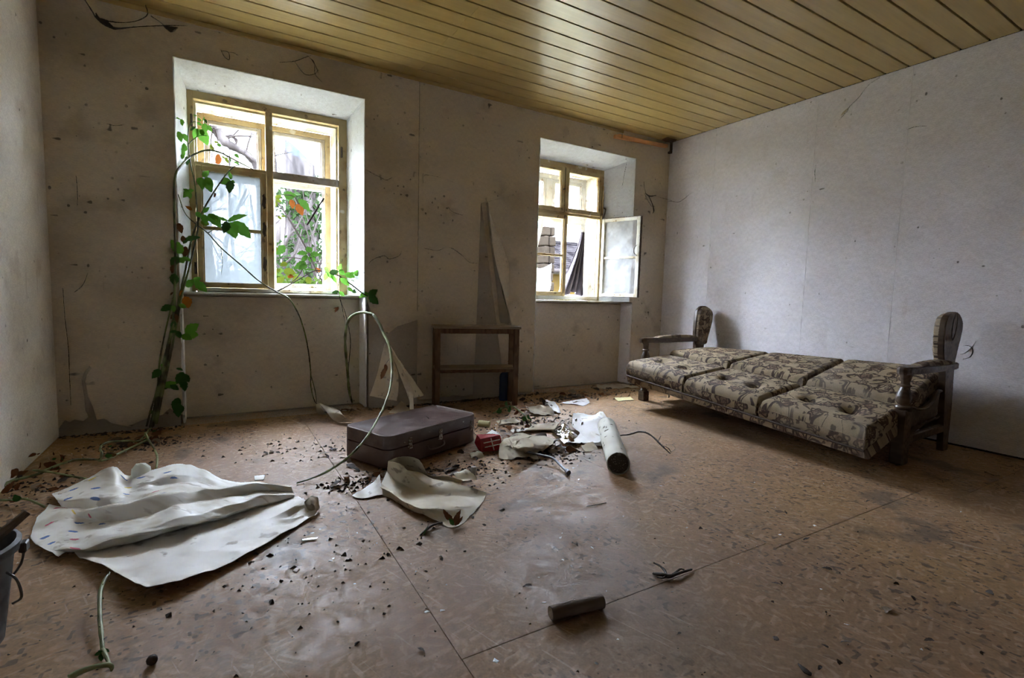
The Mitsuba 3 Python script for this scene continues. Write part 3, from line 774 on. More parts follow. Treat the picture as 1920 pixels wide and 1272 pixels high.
# ---------------------------------------------------------------- the sofa bed
def tapestry(p, n, uv):
    x, y = mi.Float(uv.x) * 8.4, mi.Float(uv.y) * 8.4
    wx, wy = x + 0.35 * (noise(x * 1.7, y * 1.7, 3.0) - 0.5), y + 0.35 * (noise(x * 1.7, y * 1.7, 8.0) - 0.5)
    c = mix((0.29, 0.230, 0.145), (0.225, 0.175, 0.110), noise(x * 3, y * 3, 1.0))
    dark, red, olive = (0.045, 0.028, 0.022), (0.105, 0.060, 0.044), (0.21, 0.17, 0.09)

    def cell(x, y, seed, jit):
        i, j = dr.floor(x), dr.floor(y)
        dx = x - i - 0.5 - jit * (cell_rand(i, j, seed) - 0.5)
        dy = y - j - 0.5 - jit * (cell_rand(i, j, seed + 1) - 0.5)
        return dr.sqrt(dx * dx + dy * dy), dr.atan2(dy, dx), cell_rand(i, j, seed + 2)

    def line(d, w):
        return 1 - smoothstep(w * 0.6, w * 1.5, dr.abs(d))
    # roses: a lobed outline with a whorl inside
    r, a, q = cell(wx * 0.78, wy * 0.78, 1, 0.30)
    lobes = 0.285 + 0.045 * dr.sin(6 * a + 6.28 * q)
    inside = 1 - smoothstep(lobes - 0.02, lobes + 0.01, r)
    c = mix(c, red, inside * 0.85 * smoothstep(0.3, 0.6, noise(x * 5, y * 5, 4.0)))
    c = mix(c, dark, line(r - lobes, 0.040) * 0.95)
    c = mix(c, dark, line(r - 0.17 - 0.03 * dr.sin(4 * a + 9 * q), 0.030) * inside * 0.9)
    c = mix(c, dark, line(r - 0.055 - 0.022 * a, 0.018) * inside * 0.8)
    # scrolls between them
    r2, a2, q2 = cell(wx * 0.78 + 0.5, wy * 0.78 + 0.5, 11, 0.25)
    arc = smoothstep(-0.2, 0.3, dr.sin(a2 + 6.28 * q2))
    c = mix(c, olive, (1 - smoothstep(0.16, 0.24, r2)) * arc * 0.6)
    c = mix(c, dark, line(r2 - 0.25, 0.055) * arc)
    c = mix(c, dark, line(r2 - 0.33 - 0.03 * a2, 0.026) * arc * 0.9)
    # sprigs of small round leaves
    r3, a3, q3 = cell(wx * 2.3, wy * 2.3, 21, 0.45)
    on = smoothstep(0.42, 0.45, q3)
    c = mix(c, dark, (1 - smoothstep(0.14, 0.24, r3 + 0.05 * dr.sin(3 * a3))) * on * 0.85)
    st = fbm(wx * 1.1, wy * 1.1, 7.0, 2)
    c = mix(c, dark, line(st - 0.5, 0.014) * 0.85)
    weave = 0.86 + 0.28 * noise(uv.x * 1500, uv.y * 700, 1.0)
    worn = smoothstep(0.55, 0.8, fbm(uv.x * 4, uv.y * 4, 5.0, 3))
    return mix(c, (0.36, 0.31, 0.25), worn * 0.3) * weave


mat('m_tapestry', tapestry, 0.85, sheen=0.4, specular=0.2)


def oak(p, n, uv):
    g = fbm(p.x * 14, p.y * 14, p.z * 14, 3)
    l = noise(p.x * 90 + g * 4, p.y * 9, p.z * 60)
    return mix((0.085, 0.054, 0.034), (0.042, 0.026, 0.017), smoothstep(0.3, 0.7, g * 0.6 + l * 0.4))


mat('m_oak', oak, 0.38, specular=0.5)
mat('m_piping', (0.045, 0.032, 0.024), 0.8)
mat('m_fabric_dark', (0.06, 0.05, 0.04), 0.9)

sofa = thing('sofa_bed', 'old sofa bed folded flat, flowered brown tapestry cushions in a carved wooden frame', 'sofa bed')


def bil(c, u, v):
    c = np.asarray(c, float)
    u, v = np.asarray(u)[..., None], np.asarray(v)[..., None]
    return (1 - u) * (1 - v) * c[0] + u * (1 - v) * c[1] + u * v * c[2] + (1 - u) * v * c[3]


def cushion(name, corners, th, uv0, buttons, puff=0.014, seed=0, radii=(0.055, 0.026, 0.026)):
    """A quilted pad whose top face spans corners (front far, back far, back near, front near); th thick; radii of its front, back and side edges."""
    n = 46
    s = np.sin(np.linspace(-PI / 2, PI / 2, n))
    a, b = np.meshgrid(s, s, indexing='ij')
    base = bil(corners, (a + 1) / 2, (b + 1) / 2)
    e1, e2 = np.asarray(corners[1]) - corners[0], np.asarray(corners[3]) - corners[0]
    L1, L2 = np.linalg.norm(e1), np.linalg.norm(e2)
    nrm = np.cross(e2, e1)
    nrm /= np.linalg.norm(nrm)
    nrm = nrm * np.sign(nrm[2])
    drop = np.zeros_like(a)
    for d, r in (((1 + a) * L1 / 2, radii[0]), ((1 - a) * L1 / 2, radii[1]), ((1 + b) * L2 / 2, radii[2]), ((1 - b) * L2 / 2, radii[2])):
        k = np.maximum(r - d, 0)
        drop = np.maximum(drop, r - np.sqrt(np.maximum(r * r - k * k, 0)))
    up = -drop + puff * ((1 - a ** 2) * (1 - b ** 4) - 0.4) + 0.008 * (meshkit.fbm(np.stack([a * 2.2, b * 2.2, 0 * a + seed], -1), 3, seed) - 0.5) * (1 - a ** 8) * (1 - b ** 8)
    for (ba, bb, dep) in buttons:
        r2 = ((a - ba) * L1 / 2) ** 2 + ((b - bb) * L2 / 2) ** 2
        up = up - dep * np.exp(-r2 / 0.045 ** 2) - 0.35 * dep * np.exp(-r2 / 0.12 ** 2)
    top = base + nrm * up[..., None]
    idx = np.arange(n * n).reshape(n, n)
    rim = np.concatenate([idx[0, :], idx[1:, -1], idx[-1, -2::-1], idx[-2:0:-1, 0]])
    out = np.stack([a, b], -1).reshape(-1, 2)[rim]
    V, UV = [top.reshape(-1, 3)], [np.stack([uv0[0] + (a + 1) / 2 * L1, uv0[1] + (b + 1) / 2 * L2], -1).reshape(-1, 2)]
    flat, uvr = base.reshape(-1, 3)[rim], UV[0][rim]
    for t, bulge in ((0.45, 0.006), (0.7, 0.007), (0.93, 0.003), (1.0, -0.004)):
        side = np.where(np.abs(out) > 0.999, np.sign(out), 0)
        V.append(flat - nrm * th * t + (side[:, :1] * e1 / L1 + side[:, 1:] * e2 / L2) * bulge)
        UV.append(uvr + side * th * t)
    V, UV = np.vstack(V), np.vstack(UV)
    i, j = np.meshgrid(np.arange(n - 1), np.arange(n - 1), indexing='ij')
    q = [x.ravel() for x in (i * n + j, (i + 1) * n + j, (i + 1) * n + j + 1, i * n + j + 1)]
    f = [np.stack([q[0], q[1], q[2]], 1), np.stack([q[0], q[2], q[3]], 1)]
    R = len(rim)
    ring = [rim] + [n * n + R * k + np.arange(R) for k in range(4)]
    for p_, r_ in zip(ring, ring[1:]):
        f += [np.stack([p_, np.roll(p_, -1), np.roll(r_, -1)], 1), np.stack([p_, np.roll(r_, -1), r_], 1)]
    V = np.vstack([V, V[ring[-1]].mean(0)])
    UV = np.vstack([UV, UV[ring[-1]].mean(0)])
    f.append(np.stack([ring[-1], np.roll(ring[-1], -1), np.full(R, len(V) - 1)], 1))
    mesh = trimesh.Trimesh(V, np.vstack(f), process=False)
    trimesh.repair.fix_normals(mesh)
    return part(sofa, name, mesh, 'm_tapestry', smooth=True, uv=UV)


# heights of the lying surface: front edge, seam between the rows, back edge, each from the window end to the near end (the near end sags forward)
FA, FN = np.array([3.02, 3.14, 0.395]), np.array([2.945, 1.265, 0.262])
SA, SN = np.array([3.50, 3.11, 0.440]), np.array([3.50, 1.300, 0.332])
BA, BN = np.array([4.10, 3.13, 0.485]), np.array([4.10, 1.330, 0.535])
cutF, cutB = [0.0, 0.335, 0.665, 1.0], [0.0, 0.330, 0.663, 1.0]
for k in range(3):
    a, b = cutF[k] + 0.0075 * (k > 0), cutF[k + 1] - 0.0075 * (k < 2)
    q = lambda P, Q, t: P + (Q - P) * t
    gap = np.array([0.016, 0, 0.004])
    cushion('seat_cushion', [q(FA, FN, a), q(SA, SN, a) - gap * [1, 1, 0], q(SA, SN, b) - gap * [1, 1, 0], q(FA, FN, b)], 0.135, (0.3, 0.64 * k), ((-0.05, -0.40, 0.040), (-0.05, 0.42, 0.040)), seed=k)
    a, b = cutB[k] + 0.0075 * (k > 0), cutB[k + 1] - 0.0075 * (k < 2)
    cushion('back_cushion', [q(SA, SN, a) + gap * [1, 1, 9], q(BA, BN, a), q(BA, BN, b), q(SA, SN, b) + gap * [1, 1, 9]], 0.125, (1.2, 0.64 * k + 0.2), ((0.05, -0.35, 0.006), (0.05, 0.4, 0.006)), 0.012, seed=k + 5, radii=(0.036, 0.03, 0.026))
dn = np.array([0, 0, 1.0])
bz = 0.133
ins = np.array([0.015, 0, 0])
low = [FA - dn * 0.187 + ins, FN - dn * 0.160 + ins, BN - dn * 0.20, BA - dn * 0.20]
upp = [FA - dn * bz + ins * 0.2, FN - dn * 0.118 + ins * 0.2, BN - dn * 0.13, BA - dn * 0.13]
hb = hull(low + upp + [l + ins * 3 - dn * 0.012 for l in low[:2]])
hb = hb.subdivide().subdivide()
uvb = np.stack([hb.vertices[:, 1], hb.vertices[:, 2] * 1.0 + hb.vertices[:, 0]], -1)
part(sofa, 'base_cover', hb, 'm_tapestry', uv=uvb)
e = np.array([-0.004, 0, 0])
part(sofa, 'piping', tube([q(upp[0], upp[1], t) + e for t in np.linspace(0, 1, 5)], 0.007, 8, 4), 'm_piping', smooth=True)
part(sofa, 'loose_tab', plate([(0, 0), (0.02, 0), (0.012, -0.03), (0.004, -0.035)], 0.002, lambda u, v, w: tuple(q(low[0], low[1], 0.245) + np.array([w + 0.01, -u, v + 0.006]))), 'm_fabric_dark')


def post_profile(z0, z1, r):
    """A turned vase baluster between two collars."""
    rows = [(0.0, 0.0), (0.75, 0.0), (0.95, 0.03), (1.0, 0.07), (0.92, 0.11), (0.62, 0.13), (0.66, 0.15), (0.90, 0.22), (0.98, 0.30), (0.90, 0.40), (0.62, 0.55), (0.50, 0.62), (0.70, 0.64), (0.74, 0.67), (0.52, 0.70), (0.50, 0.75), (0.62, 0.86), (0.74, 1.0), (0.0, 1.0)]
    return lathe([(a * r, z0 + b * (z1 - z0)) for a, b in rows], 24)


def arm_assembly(y, side, xf, xb):
    """Front post, turned baluster, arm, padded wing, rear post and panel of one end; side is +1 at the window end."""
    w = 0.036
    pc = xf + 0.045
    part(sofa, 'front_post', bx((pc - w, y - w, 0.0), (pc + w, y + w, 0.325), 0.008), 'm_oak') if side < 0 else None
    if side > 0:
        part(sofa, 'front_post', cat([bx((pc - w + 0.002, y - w, 0.0), (pc + w, y + w, 0.092), 0.006), lathe([(0.0, 0.085), (0.030, 0.087), (0.034, 0.098), (0.028, 0.108), (0.022, 0.113), (0.028, 0.120), (0.036, 0.13), (0.036, 0.30), (0.0, 0.32)], 20).apply_translation((pc, y, 0))]), 'm_oak', smooth=40)
    b = post_profile(0.322, 0.535, 0.043)
    b.apply_translation((pc, y, 0))
    part(sofa, 'baluster', b, 'm_oak', smooth=35)
    # the arm: a flat shaped rail, wide at the hand end
    out = [(xf - 0.012, 0.026), (xf - 0.02, 0.010), (xf - 0.02, -0.010), (xf - 0.012, -0.026), (xf + 0.02, -0.036), (xf + 0.10, -0.040), (xf + 0.2, -0.042), (xf + 0.45, -0.044), (xb + 0.015, -0.034), (xb + 0.02, 0.0), (xb + 0.015, 0.034), (xf + 0.45, 0.044), (xf + 0.2, 0.042), (xf + 0.10, 0.040), (xf + 0.02, 0.036)]
    cs = m3.CrossSection([np.array(out)[::-1]], m3.FillRule.Positive)
    cs = cs if not cs.is_empty() else m3.CrossSection([np.array(out)], m3.FillRule.Positive)
    lay = [Manifold.extrude(cs.offset(-0.006), 0.044).translate([0, 0, 0.0]), Manifold.extrude(cs, 0.032).translate([0, 0, 0.006])]
    m = as_tm(lay[0] + lay[1])
    m.apply_translation((0, y, 0.528))
    part(sofa, 'arm', m, 'm_oak')
    s = np.linspace(0, 1, 22)[:, None]
    t = np.linspace(-1, 1, 12)[None, :]
    prof = (1 - t ** 4) * (np.sin(PI * np.clip(s, 0, 1)) ** 0.45)
    g = np.stack([xf + 0.16 + (xb - xf - 0.20) * s + 0 * t, y + 0.036 * t + 0 * s, 0.569 + 0.024 * prof], -1)
    me, uu = sheet(g, 0.006, g[..., :2])
    part(sofa, 'arm_pad', me, 'm_tapestry', smooth=True, uv=uu)


arm_assembly(3.235, 1, 3.285, 4.02)
arm_assembly(1.285, -1, 3.365, 4.03)


def wing(outline, y, inner, foot):
    """Rear post with its teardrop wing: carved wood outside, a padded face inside (inner = +1: the pad lies towards greater y)."""
    o = curve(np.asarray(outline, float)[:, [0, 2]], 3)
    c = o.mean(0)
    cs = m3.CrossSection([o], m3.FillRule.NonZero)
    th = 0.034
    wood = Manifold.extrude(cs, th * 0.7).translate([0, 0, 0.15 * th]) + Manifold.extrude(cs.offset(-0.005), th)
    big = [q for q in o if q[1] > c[1]]
    mid = np.mean(big, 0)
    oval = [(mid[0] + 0.030 * math.cos(a) + 0.10 * (-0.25) * (0.5 - 0.5 * math.sin(a)) , mid[1] - 0.035 + 0.085 * math.sin(a)) for a in np.linspace(0, 2 * PI, 25)[:-1]]
    ring = m3.CrossSection([np.array(oval)], m3.FillRule.NonZero)
    cut = ring.offset(0.008) - ring.offset(-0.006)
    zc = -0.01 if inner > 0 else th - 0.008
    wood = wood - Manifold.extrude(cut, 0.018).translate([0, 0, zc])
    m = as_tm(wood)
    v = m.vertices.copy()
    m.vertices = np.stack([v[:, 0], y + v[:, 2], v[:, 1]], 1)
    m.faces = m.faces[:, ::-1]
    part(sofa, 'wing', m, 'm_oak', smooth=30)
    # pad
    k, n = np.linspace(0, 1, 9), len(o)
    rings = [(0.0, 1.0), (0.022, 0.99), (0.032, 0.93), (0.037, 0.80), (0.040, 0.55), (0.041, 0.25)]
    V, Fc = [], []
    oo = curve(np.vstack([o, o[:1]]), 4)[:-1]
    n = len(oo)
    for d, s in rings:
        pt = c + (oo - c) * s * 0.93
        yy = y + (th - 0.002 + d if inner > 0 else 0.002 - d)
        V.append(np.stack([pt[:, 0], np.full(n, yy), pt[:, 1]], 1))
    V = np.vstack(V + [[[c[0], y + (th + 0.040 if inner > 0 else -0.040), c[1]]]])
    for a in range(len(rings) - 1):
        for b in range(n):
            b2 = (b + 1) % n
            Fc += [[a * n + b, a * n + b2, (a + 1) * n + b2], [a * n + b, (a + 1) * n + b2, (a + 1) * n + b]]
    a = len(rings) - 1
    Fc += [[a * n + b, a * n + (b + 1) % n, len(V) - 1] for b in range(n)]
    part(sofa, 'wing_pad', trimesh.Trimesh(V, Fc, process=False), 'm_tapestry', smooth=True, uv=V[:, [0, 2]] * 1.6 + [0.4 + inner * 0.3, 0.15])
    zb = o[:, 1].min()
    xa, xb_ = o[o[:, 1] < zb + 0.03][:, 0].min(), o[o[:, 1] < zb + 0.03][:, 0].max()
    fx = foot
    part(sofa, 'rear_post', hull([(x, yy, z) for yy in (y, y + 0.034) for x, z in ((fx - 0.035, 0.0), (fx + 0.035, 0.0), (fx - 0.04, 0.28), (fx + 0.035, 0.28), (xa, zb + 0.02), (xb_, zb + 0.02))]), 'm_oak')


wing([(3.985, 3.215, 0.482), (3.967, 3.215, 0.612), (3.98, 3.215, 0.797), (4.017, 3.215, 0.853), (4.075, 3.215, 0.869), (4.15, 3.215, 0.85), (4.187, 3.215, 0.798), (4.179, 3.215, 0.708), (4.139, 3.215, 0.578), (4.103, 3.215, 0.479)], 3.222, -1, 4.05)
wing([(3.899, 1.268, 0.536), (3.852, 1.268, 0.632), (3.836, 1.268, 0.76), (3.856, 1.268, 0.855), (3.924, 1.268, 0.887), (4.014, 1.268, 0.887), (4.083, 1.268, 0.845), (4.103, 1.268, 0.801), (4.094, 1.268, 0.739), (4.059, 1.268, 0.645), (4.03, 1.268, 0.529)], 1.268, 1, 4.02)
# panel between the posts at the near end, its upper edge scooped
pan = [(3.478, 1.285, 0.156), (3.856, 1.285, 0.233), (3.88, 1.285, 0.397), (3.833, 1.285, 0.397), (3.77, 1.285, 0.338), (3.658, 1.285, 0.305), (3.526, 1.285, 0.324), (3.453, 1.285, 0.344)]
pp_ = [(q[0], q[2]) for q in pan]
part(sofa, 'side_panel', plate(pp_, 0.018, lambda u, v, w: (u, 1.294 - w, v)), 'm_oak')
part(sofa, 'side_panel_moulding', tube([(q[0], 1.274, q[2]) for q in pan[2:]], 0.010, 8, 4), 'm_oak', smooth=True)
part(sofa, 'side_rail', beam((3.44, 1.285, 0.135), (4.0, 1.285, 0.15), 0.032, 0.05, 0.006), 'm_oak')
for k in range(7):       # carved leaves along the panel's foot
    part(sofa, 'carved_leaf', tube([(3.50 + 0.055 * k, 1.272, 0.185 + 0.006 * k), (3.52 + 0.055 * k, 1.266, 0.205 + 0.006 * k), (3.54 + 0.055 * k, 1.274, 0.188 + 0.006 * k)], [0.004, 0.011, 0.004], 6, 3), 'm_oak', smooth=True)
part(sofa, 'side_panel', bx((3.42, 3.225, 0.14), (4.0, 3.245, 0.34), 0.004), 'm_oak')
part(sofa, 'frame_rail', bx((4.02, 1.29, 0.10), (4.055, 3.24, 0.19), 0.004), 'm_oak')
part(sofa, 'frame_rail', bx((3.42, 1.30, 0.10), (3.45, 3.22, 0.16), 0.004), 'm_oak')
# ---------------------------------------------------------------- shelf, suitcase, pipe, log, bucket
def pine(p, n, uv):
    g = fbm(p.x * 6, p.y * 6, p.z * 6, 3)
    l = noise(p.x * 60, p.y * 60, p.z * 14 + g * 6)
    return mix((0.125, 0.068, 0.036), (0.062, 0.033, 0.019), smoothstep(0.3, 0.75, 0.5 * g + 0.5 * l))


mat('m_pine', pine, 0.55, specular=0.4)
mat('m_pine_top', lambda p, n, uv: mix((0.25, 0.19, 0.125), (0.14, 0.095, 0.06), fbm(p.x * 5, p.y * 30, p.z * 5, 3)), 0.6)

sh_ = thing('shelf_stand', 'small brown wooden two-tier shelf stand against the wall between the windows', 'shelf')
c0, c1 = np.array([1.490, 3.700]), np.array([2.160, 3.515])          # front left and front right foot
ux = (c1 - c0) / np.linalg.norm(c1 - c0)
vy = np.array([-ux[1], ux[0]])
W_, D_, HT = float(np.linalg.norm(c1 - c0)), 0.19, 0.665


def local(m):
    M = np.eye(4)
    M[:2, 0], M[:2, 1], M[:2, 3] = ux, vy, c0
    m.apply_transform(M)
    return m


for x in (0.0, W_ - 0.042):
    for y in (0.0, D_ - 0.03):
        part(sh_, 'leg', local(bx((x, y, 0), (x + 0.042, y + 0.03, HT - 0.022), 0.003)), 'm_pine')
part(sh_, 'top_board', local(bx((-0.012, -0.012, HT - 0.022), (W_ + 0.012, D_ + 0.01, HT), 0.003)), 'm_pine_top')
part(sh_, 'apron', local(bx((0.042, 0.004, HT - 0.062), (W_ - 0.042, 0.024, HT - 0.022), 0.002)), 'm_pine')
for x in (0.006, W_ - 0.028):
    part(sh_, 'apron', local(bx((x, 0.03, HT - 0.062), (x + 0.02, D_ - 0.03, HT - 0.022), 0.002)), 'm_pine')
part(sh_, 'shelf_board', local(bx((0.004, 0.012, 0.305), (W_ - 0.004, D_ - 0.004, 0.325), 0.003)), 'm_pine_top')
for x in (0.006, W_ - 0.028):
    part(sh_, 'cross_rail', local(bx((x, 0.03, 0.270), (x + 0.022, D_ - 0.03, 0.304), 0.002)), 'm_pine')
part(sh_, 'shelf_rail', local(bx((0.042, 0.006, 0.283), (W_ - 0.042, 0.020, 0.306), 0.002)), 'm_pine')

mat('m_blue', (0.010, 0.024, 0.065), 0.45)
bo = thing('blue_container', 'dark blue plastic canister standing behind the shelf stand', 'canister')
bm = lathe([(0, 0), (0.045, 0), (0.052, 0.01), (0.052, 0.21), (0.046, 0.235), (0.022, 0.255), (0.020, 0.285), (0, 0.285)], 20)
bm.vertices *= [1.0, 0.7, 1.0]
bm.apply_translation((2.165, 3.745, 0))
part(bo, 'body', bm, 'm_blue', smooth=35)
cp = lathe([(0, 0.283), (0.026, 0.283), (0.026, 0.305), (0.02, 0.31), (0, 0.31)], 18)
cp.apply_translation((2.165, 3.745, 0))
part(bo, 'cap', cp, 'm_edge_dark', smooth=35)

# suitcase
def fibre(p, n, uv):
    g = fbm(p.x * 7, p.y * 7, p.z * 7, 4)
    c = mix((0.066, 0.038, 0.034), (0.042, 0.022, 0.020), smoothstep(0.35, 0.7, g))
    c = mix(c, (0.115, 0.092, 0.086), smoothstep(0.5, 0.75, fbm(p.x * 12, p.y * 12, p.z * 12 + 5, 3)) * 0.35)
    return c * (0.85 + 0.3 * noise(p.x * 300, p.y * 300, p.z * 300))


mat('m_case', fibre, 0.40, specular=0.7)
mat('m_case_edge', (0.12, 0.085, 0.075), 0.4, specular=0.5)
mat('m_dull_metal', lambda p, n, uv: mix((0.30, 0.28, 0.25), (0.10, 0.06, 0.04), smoothstep(0.4, 0.6, fbm(p.x * 120, p.y * 120, p.z * 120, 2))), 0.5, metallic=0.5)
case = thing('suitcase', 'old dark brown fibre suitcase lying flat on the floor', 'suitcase')
q0, q1, q3 = np.array([0.735, 2.452]), np.array([1.390, 2.735]), np.array([0.585, 2.765])
ux = (q1 - q0) / np.linalg.norm(q1 - q0)
vy = np.array([-ux[1], ux[0]])
LX, LY, HC = 0.715, 0.375, 0.178
CM = np.eye(4)
CM[:2, 0], CM[:2, 1], CM[:2, 3] = ux, vy, q0 + [0.0, 0.0]


def rrect(x0, y0, x1, y1, r, n=7):
    out = []
    for cx, cy, a0 in ((x1 - r, y0 + r, -PI / 2), (x1 - r, y1 - r, 0), (x0 + r, y1 - r, PI / 2), (x0 + r, y0 + r, PI)):
        out += [(cx + r * math.cos(a0 + t), cy + r * math.sin(a0 + t)) for t in np.linspace(0, PI / 2, n)]
    return np.array(out)


def shell(z0, z1, dished):
    """One half of the case; the lid's face is slightly sunken inside its rim."""
    o = rrect(0, 0, LX, LY, 0.055)
    prof = [(0.012, z0), (0.0, z0 + 0.004), (0.0, z1 - 0.010), (0.003, z1 - 0.003), (0.010, z1), (0.018, z1 - 0.002), (0.030, z1 - 0.008), (0.06, z1 - 0.012)]
    if not dished:
        prof = [(0.02, z0), (0.0, z0 + 0.012), (0.0, z1)]
    V, n = [], len(o)
    c = np.array([LX / 2, LY / 2])
    for ins, z in prof:
        r = rrect(ins, ins, LX - ins, LY - ins, max(0.055 - ins, 0.012))
        V.append(np.column_stack([r, np.full(n, z)]))
    F_ = []
    for a in range(len(prof) - 1):
        for b in range(n):
            b2 = (b + 1) % n
            F_ += [[a * n + b, a * n + b2, (a + 1) * n + b2], [a * n + b, (a + 1) * n + b2, (a + 1) * n + b]]
    last = V[-1]
    for s in ((0.8, 0.6, 0.4, 0.2) if dished else ()):
        pt = c + (last[:, :2] - c) * s
        V.append(np.column_stack([pt, last[0, 2] + 0.006 * (1 - s) - 0.010 * np.sin(pt[:, 0] * 5 + 0.4) * np.sin(PI * s)]))
        a = len(V) - 2
        for b in range(n):
            b2 = (b + 1) % n
            F_ += [[a * n + b, a * n + b2, (a + 1) * n + b2], [a * n + b, (a + 1) * n + b2, (a + 1) * n + b]]
    V = np.vstack(V + [[[c[0], c[1], V[-1][0, 2]]], [[c[0], c[1], z0]]])
    a = (len(V) - 2) // n - 1
    F_ += [[a * n + b, a * n + (b + 1) % n, len(V) - 2] for b in range(n)] + [[(b + 1) % n, b, len(V) - 1] for b in range(n)]
    m = trimesh.Trimesh(V, F_, process=False)
    m.apply_transform(CM)
    return m


part(case, 'bottom_shell', shell(0.0, 0.105, False), 'm_case', smooth=35)
part(case, 'lid', shell(0.1065, HC, True), 'm_case', smooth=35)
rim = rrect(0.006, 0.006, LX - 0.006, LY - 0.006, 0.05, 6)
t_ = tube(np.vstack([np.column_stack([rim, np.full(len(rim), HC - 0.002)]), [[*rim[0], HC - 0.002]]]), 0.0045, 6, 1)
t_.apply_transform(CM)
part(case, 'edge_piping', t_, 'm_case_edge', smooth=True)
for x in (0.155, 0.385, 0.655):
    la = free(case + '__latch')
    m = cat([bx((x - 0.012, -0.006, 0.085), (x + 0.012, 0.002, 0.148), 0.002), bx((x - 0.016, -0.004, 0.088), (x + 0.016, 0.001, 0.104), 0.001), bx((x - 0.006, -0.010, 0.112), (x + 0.006, 0.0, 0.140), 0.002)])
    m.apply_transform(CM)
    put(la, m, 'm_dull_metal')
for x, z in ((0.115, 0.128), (0.30, 0.15), (0.58, 0.152), (0.675, 0.10), (0.685, 0.06), (0.69, 0.155)):
    m = lathe([(0, 0), (0.006, 0), (0.005, 0.003), (0, 0.004)], 8)
    m.apply_transform(trimesh.transformations.rotation_matrix(PI / 2, (1, 0, 0)))
    m.apply_translation((x, 0.001, z))
    m.apply_transform(CM)
    part(case, 'stud', m, 'm_dull_metal')
hd = tube([(0.28, -0.004, 0.075), (0.285, -0.014, 0.055), (0.34, -0.018, 0.048), (0.40, -0.014, 0.055), (0.405, -0.004, 0.075)], 0.006, 7, 4)
hd.apply_transform(CM)
part(case, 'handle', hd, 'm_case', smooth=True)

# pipe
mat('m_pipe', lambda p, n, uv: mix(mix((0.56, 0.56, 0.50), (0.42, 0.41, 0.35), fbm(p.x * 9, p.y * 9, p.z * 9, 4)), (0.10, 0.09, 0.07), smoothstep(0.66, 0.72, fbm(p.x * 26, p.y * 26, p.z * 26, 3))), 0.72, specular=0.3)
mat('m_sooty', lambda p, n, uv: mix((0.045, 0.042, 0.038), (0.16, 0.15, 0.135), smoothstep(0.66, 0.80, noise(p.x * 160, p.y * 160, p.z * 160))), 0.9)
pa, pb = np.array([1.785, 1.885, 0.0605]), np.array([2.245, 2.500, 0.0605])
pi_ = thing('pipe', 'pale grey pipe with an open dark end lying on the floor', 'pipe')
L_ = float(np.linalg.norm(pb - pa))
R_ = 0.060
pm = lathe([(R_ - 0.004, 0.22), (R_ - 0.004, 0.0), (R_, 0.0), (R_, L_), (R_ - 0.004, L_), (R_ - 0.004, 0.22)], 36)
pin = lathe([(0.0, 0.006), (R_ - 0.006, 0.008), (R_ - 0.006, 0.05), (0, 0.05)], 36)
d_ = (pb - pa) / L_
PM = np.eye(4)
PM[:3, 2], PM[:3, 3] = d_, pa
PM[:3, 0] = np.cross([0, 0, 1], d_)
PM[:3, 1] = np.cross(d_, PM[:3, 0])
pm.apply_transform(PM)
pin.apply_transform(PM)
part(pi_, 'tube', pm, 'm_pipe', smooth=35)
part(pi_, 'soot_plug', pin, 'm_sooty', smooth=35, label='sooty clogged inside')

# log
mat('m_log', lambda p, n, uv: mix((0.150, 0.110, 0.085), (0.055, 0.040, 0.031), fbm(p.x * 18, p.y * 50, p.z * 50, 4)), 0.85)
mat('m_endgrain', lambda p, n, uv: mix((0.26, 0.18, 0.11), (0.12, 0.08, 0.05), noise(p.x * 220, p.y * 220, p.z * 220)), 0.9)
lg = thing('log', 'short dark piece of branch wood lying alone in the foreground', 'wood')
la_, lb_ = np.array([0.800, 1.090, 0.0205]), np.array([0.968, 1.064, 0.0205])
lm = tube([la_, la_ * 0.7 + lb_ * 0.3 + [0, 0, 0.0008], la_ * 0.35 + lb_ * 0.65, lb_], [0.0185, 0.0205, 0.0195, 0.0200], 18, 6, knob=0.10)
part(lg, 'bark', lm, 'm_log', smooth=40)
ax_ = (lb_ - la_) / np.linalg.norm(lb_ - la_)
part(lg, 'cut_end', tube([la_ - ax_ * 0.0012, la_ + ax_ * 0.001], 0.0165, 16, 1), 'm_endgrain')
part(lg, 'cut_end', tube([lb_ - ax_ * 0.001, lb_ + ax_ * 0.0012], 0.0175, 16, 1), 'm_endgrain')

# bucket
mat('m_bucket', lambda p, n, uv: mix((0.014, 0.014, 0.016), (0.04, 0.037, 0.034), smoothstep(0.5, 0.7, fbm(p.x * 14, p.y * 14, p.z * 14, 4))), 0.5)
mat('m_wire', (0.10, 0.095, 0.09), 0.4, metallic=0.7)
bk = thing('bucket', 'dark plastic bucket with a wire handle at the left edge of the photo', 'bucket')
bc = np.array([-0.590, 1.690, 0.0])
b_ = lathe([(0, 0.004), (0.098, 0.0), (0.102, 0.004), (0.130, 0.235), (0.142, 0.238), (0.144, 0.258), (0.134, 0.262), (0.130, 0.25), (0.098, 0.012), (0, 0.012)], 40)
b_.apply_translation(bc)
part(bk, 'body', b_, 'm_bucket', smooth=30)
a = np.linspace(0, PI, 9)
part(bk, 'wire_handle', tube([bc + [0.146 * math.cos(t), 0.02 + 0.03 * math.sin(t), 0.235 - 0.135 * math.sin(t)] for t in a], 0.003, 6, 3), 'm_wire', smooth=True)
for s in (-1, 1):
    part(bk, 'handle_lug', bx(bc + [s * 0.138, 0.004, 0.222], bc + [s * 0.154, 0.034, 0.248], 0.003), 'm_bucket')
part(bk, 'wire_handle', tube([bc + [0.128, -0.045, 0.20], bc + [0.150, -0.062, 0.185], bc + [0.158, -0.066, 0.14], bc + [0.140, -0.062, 0.125]], 0.003, 6, 4), 'm_wire', smooth=True)
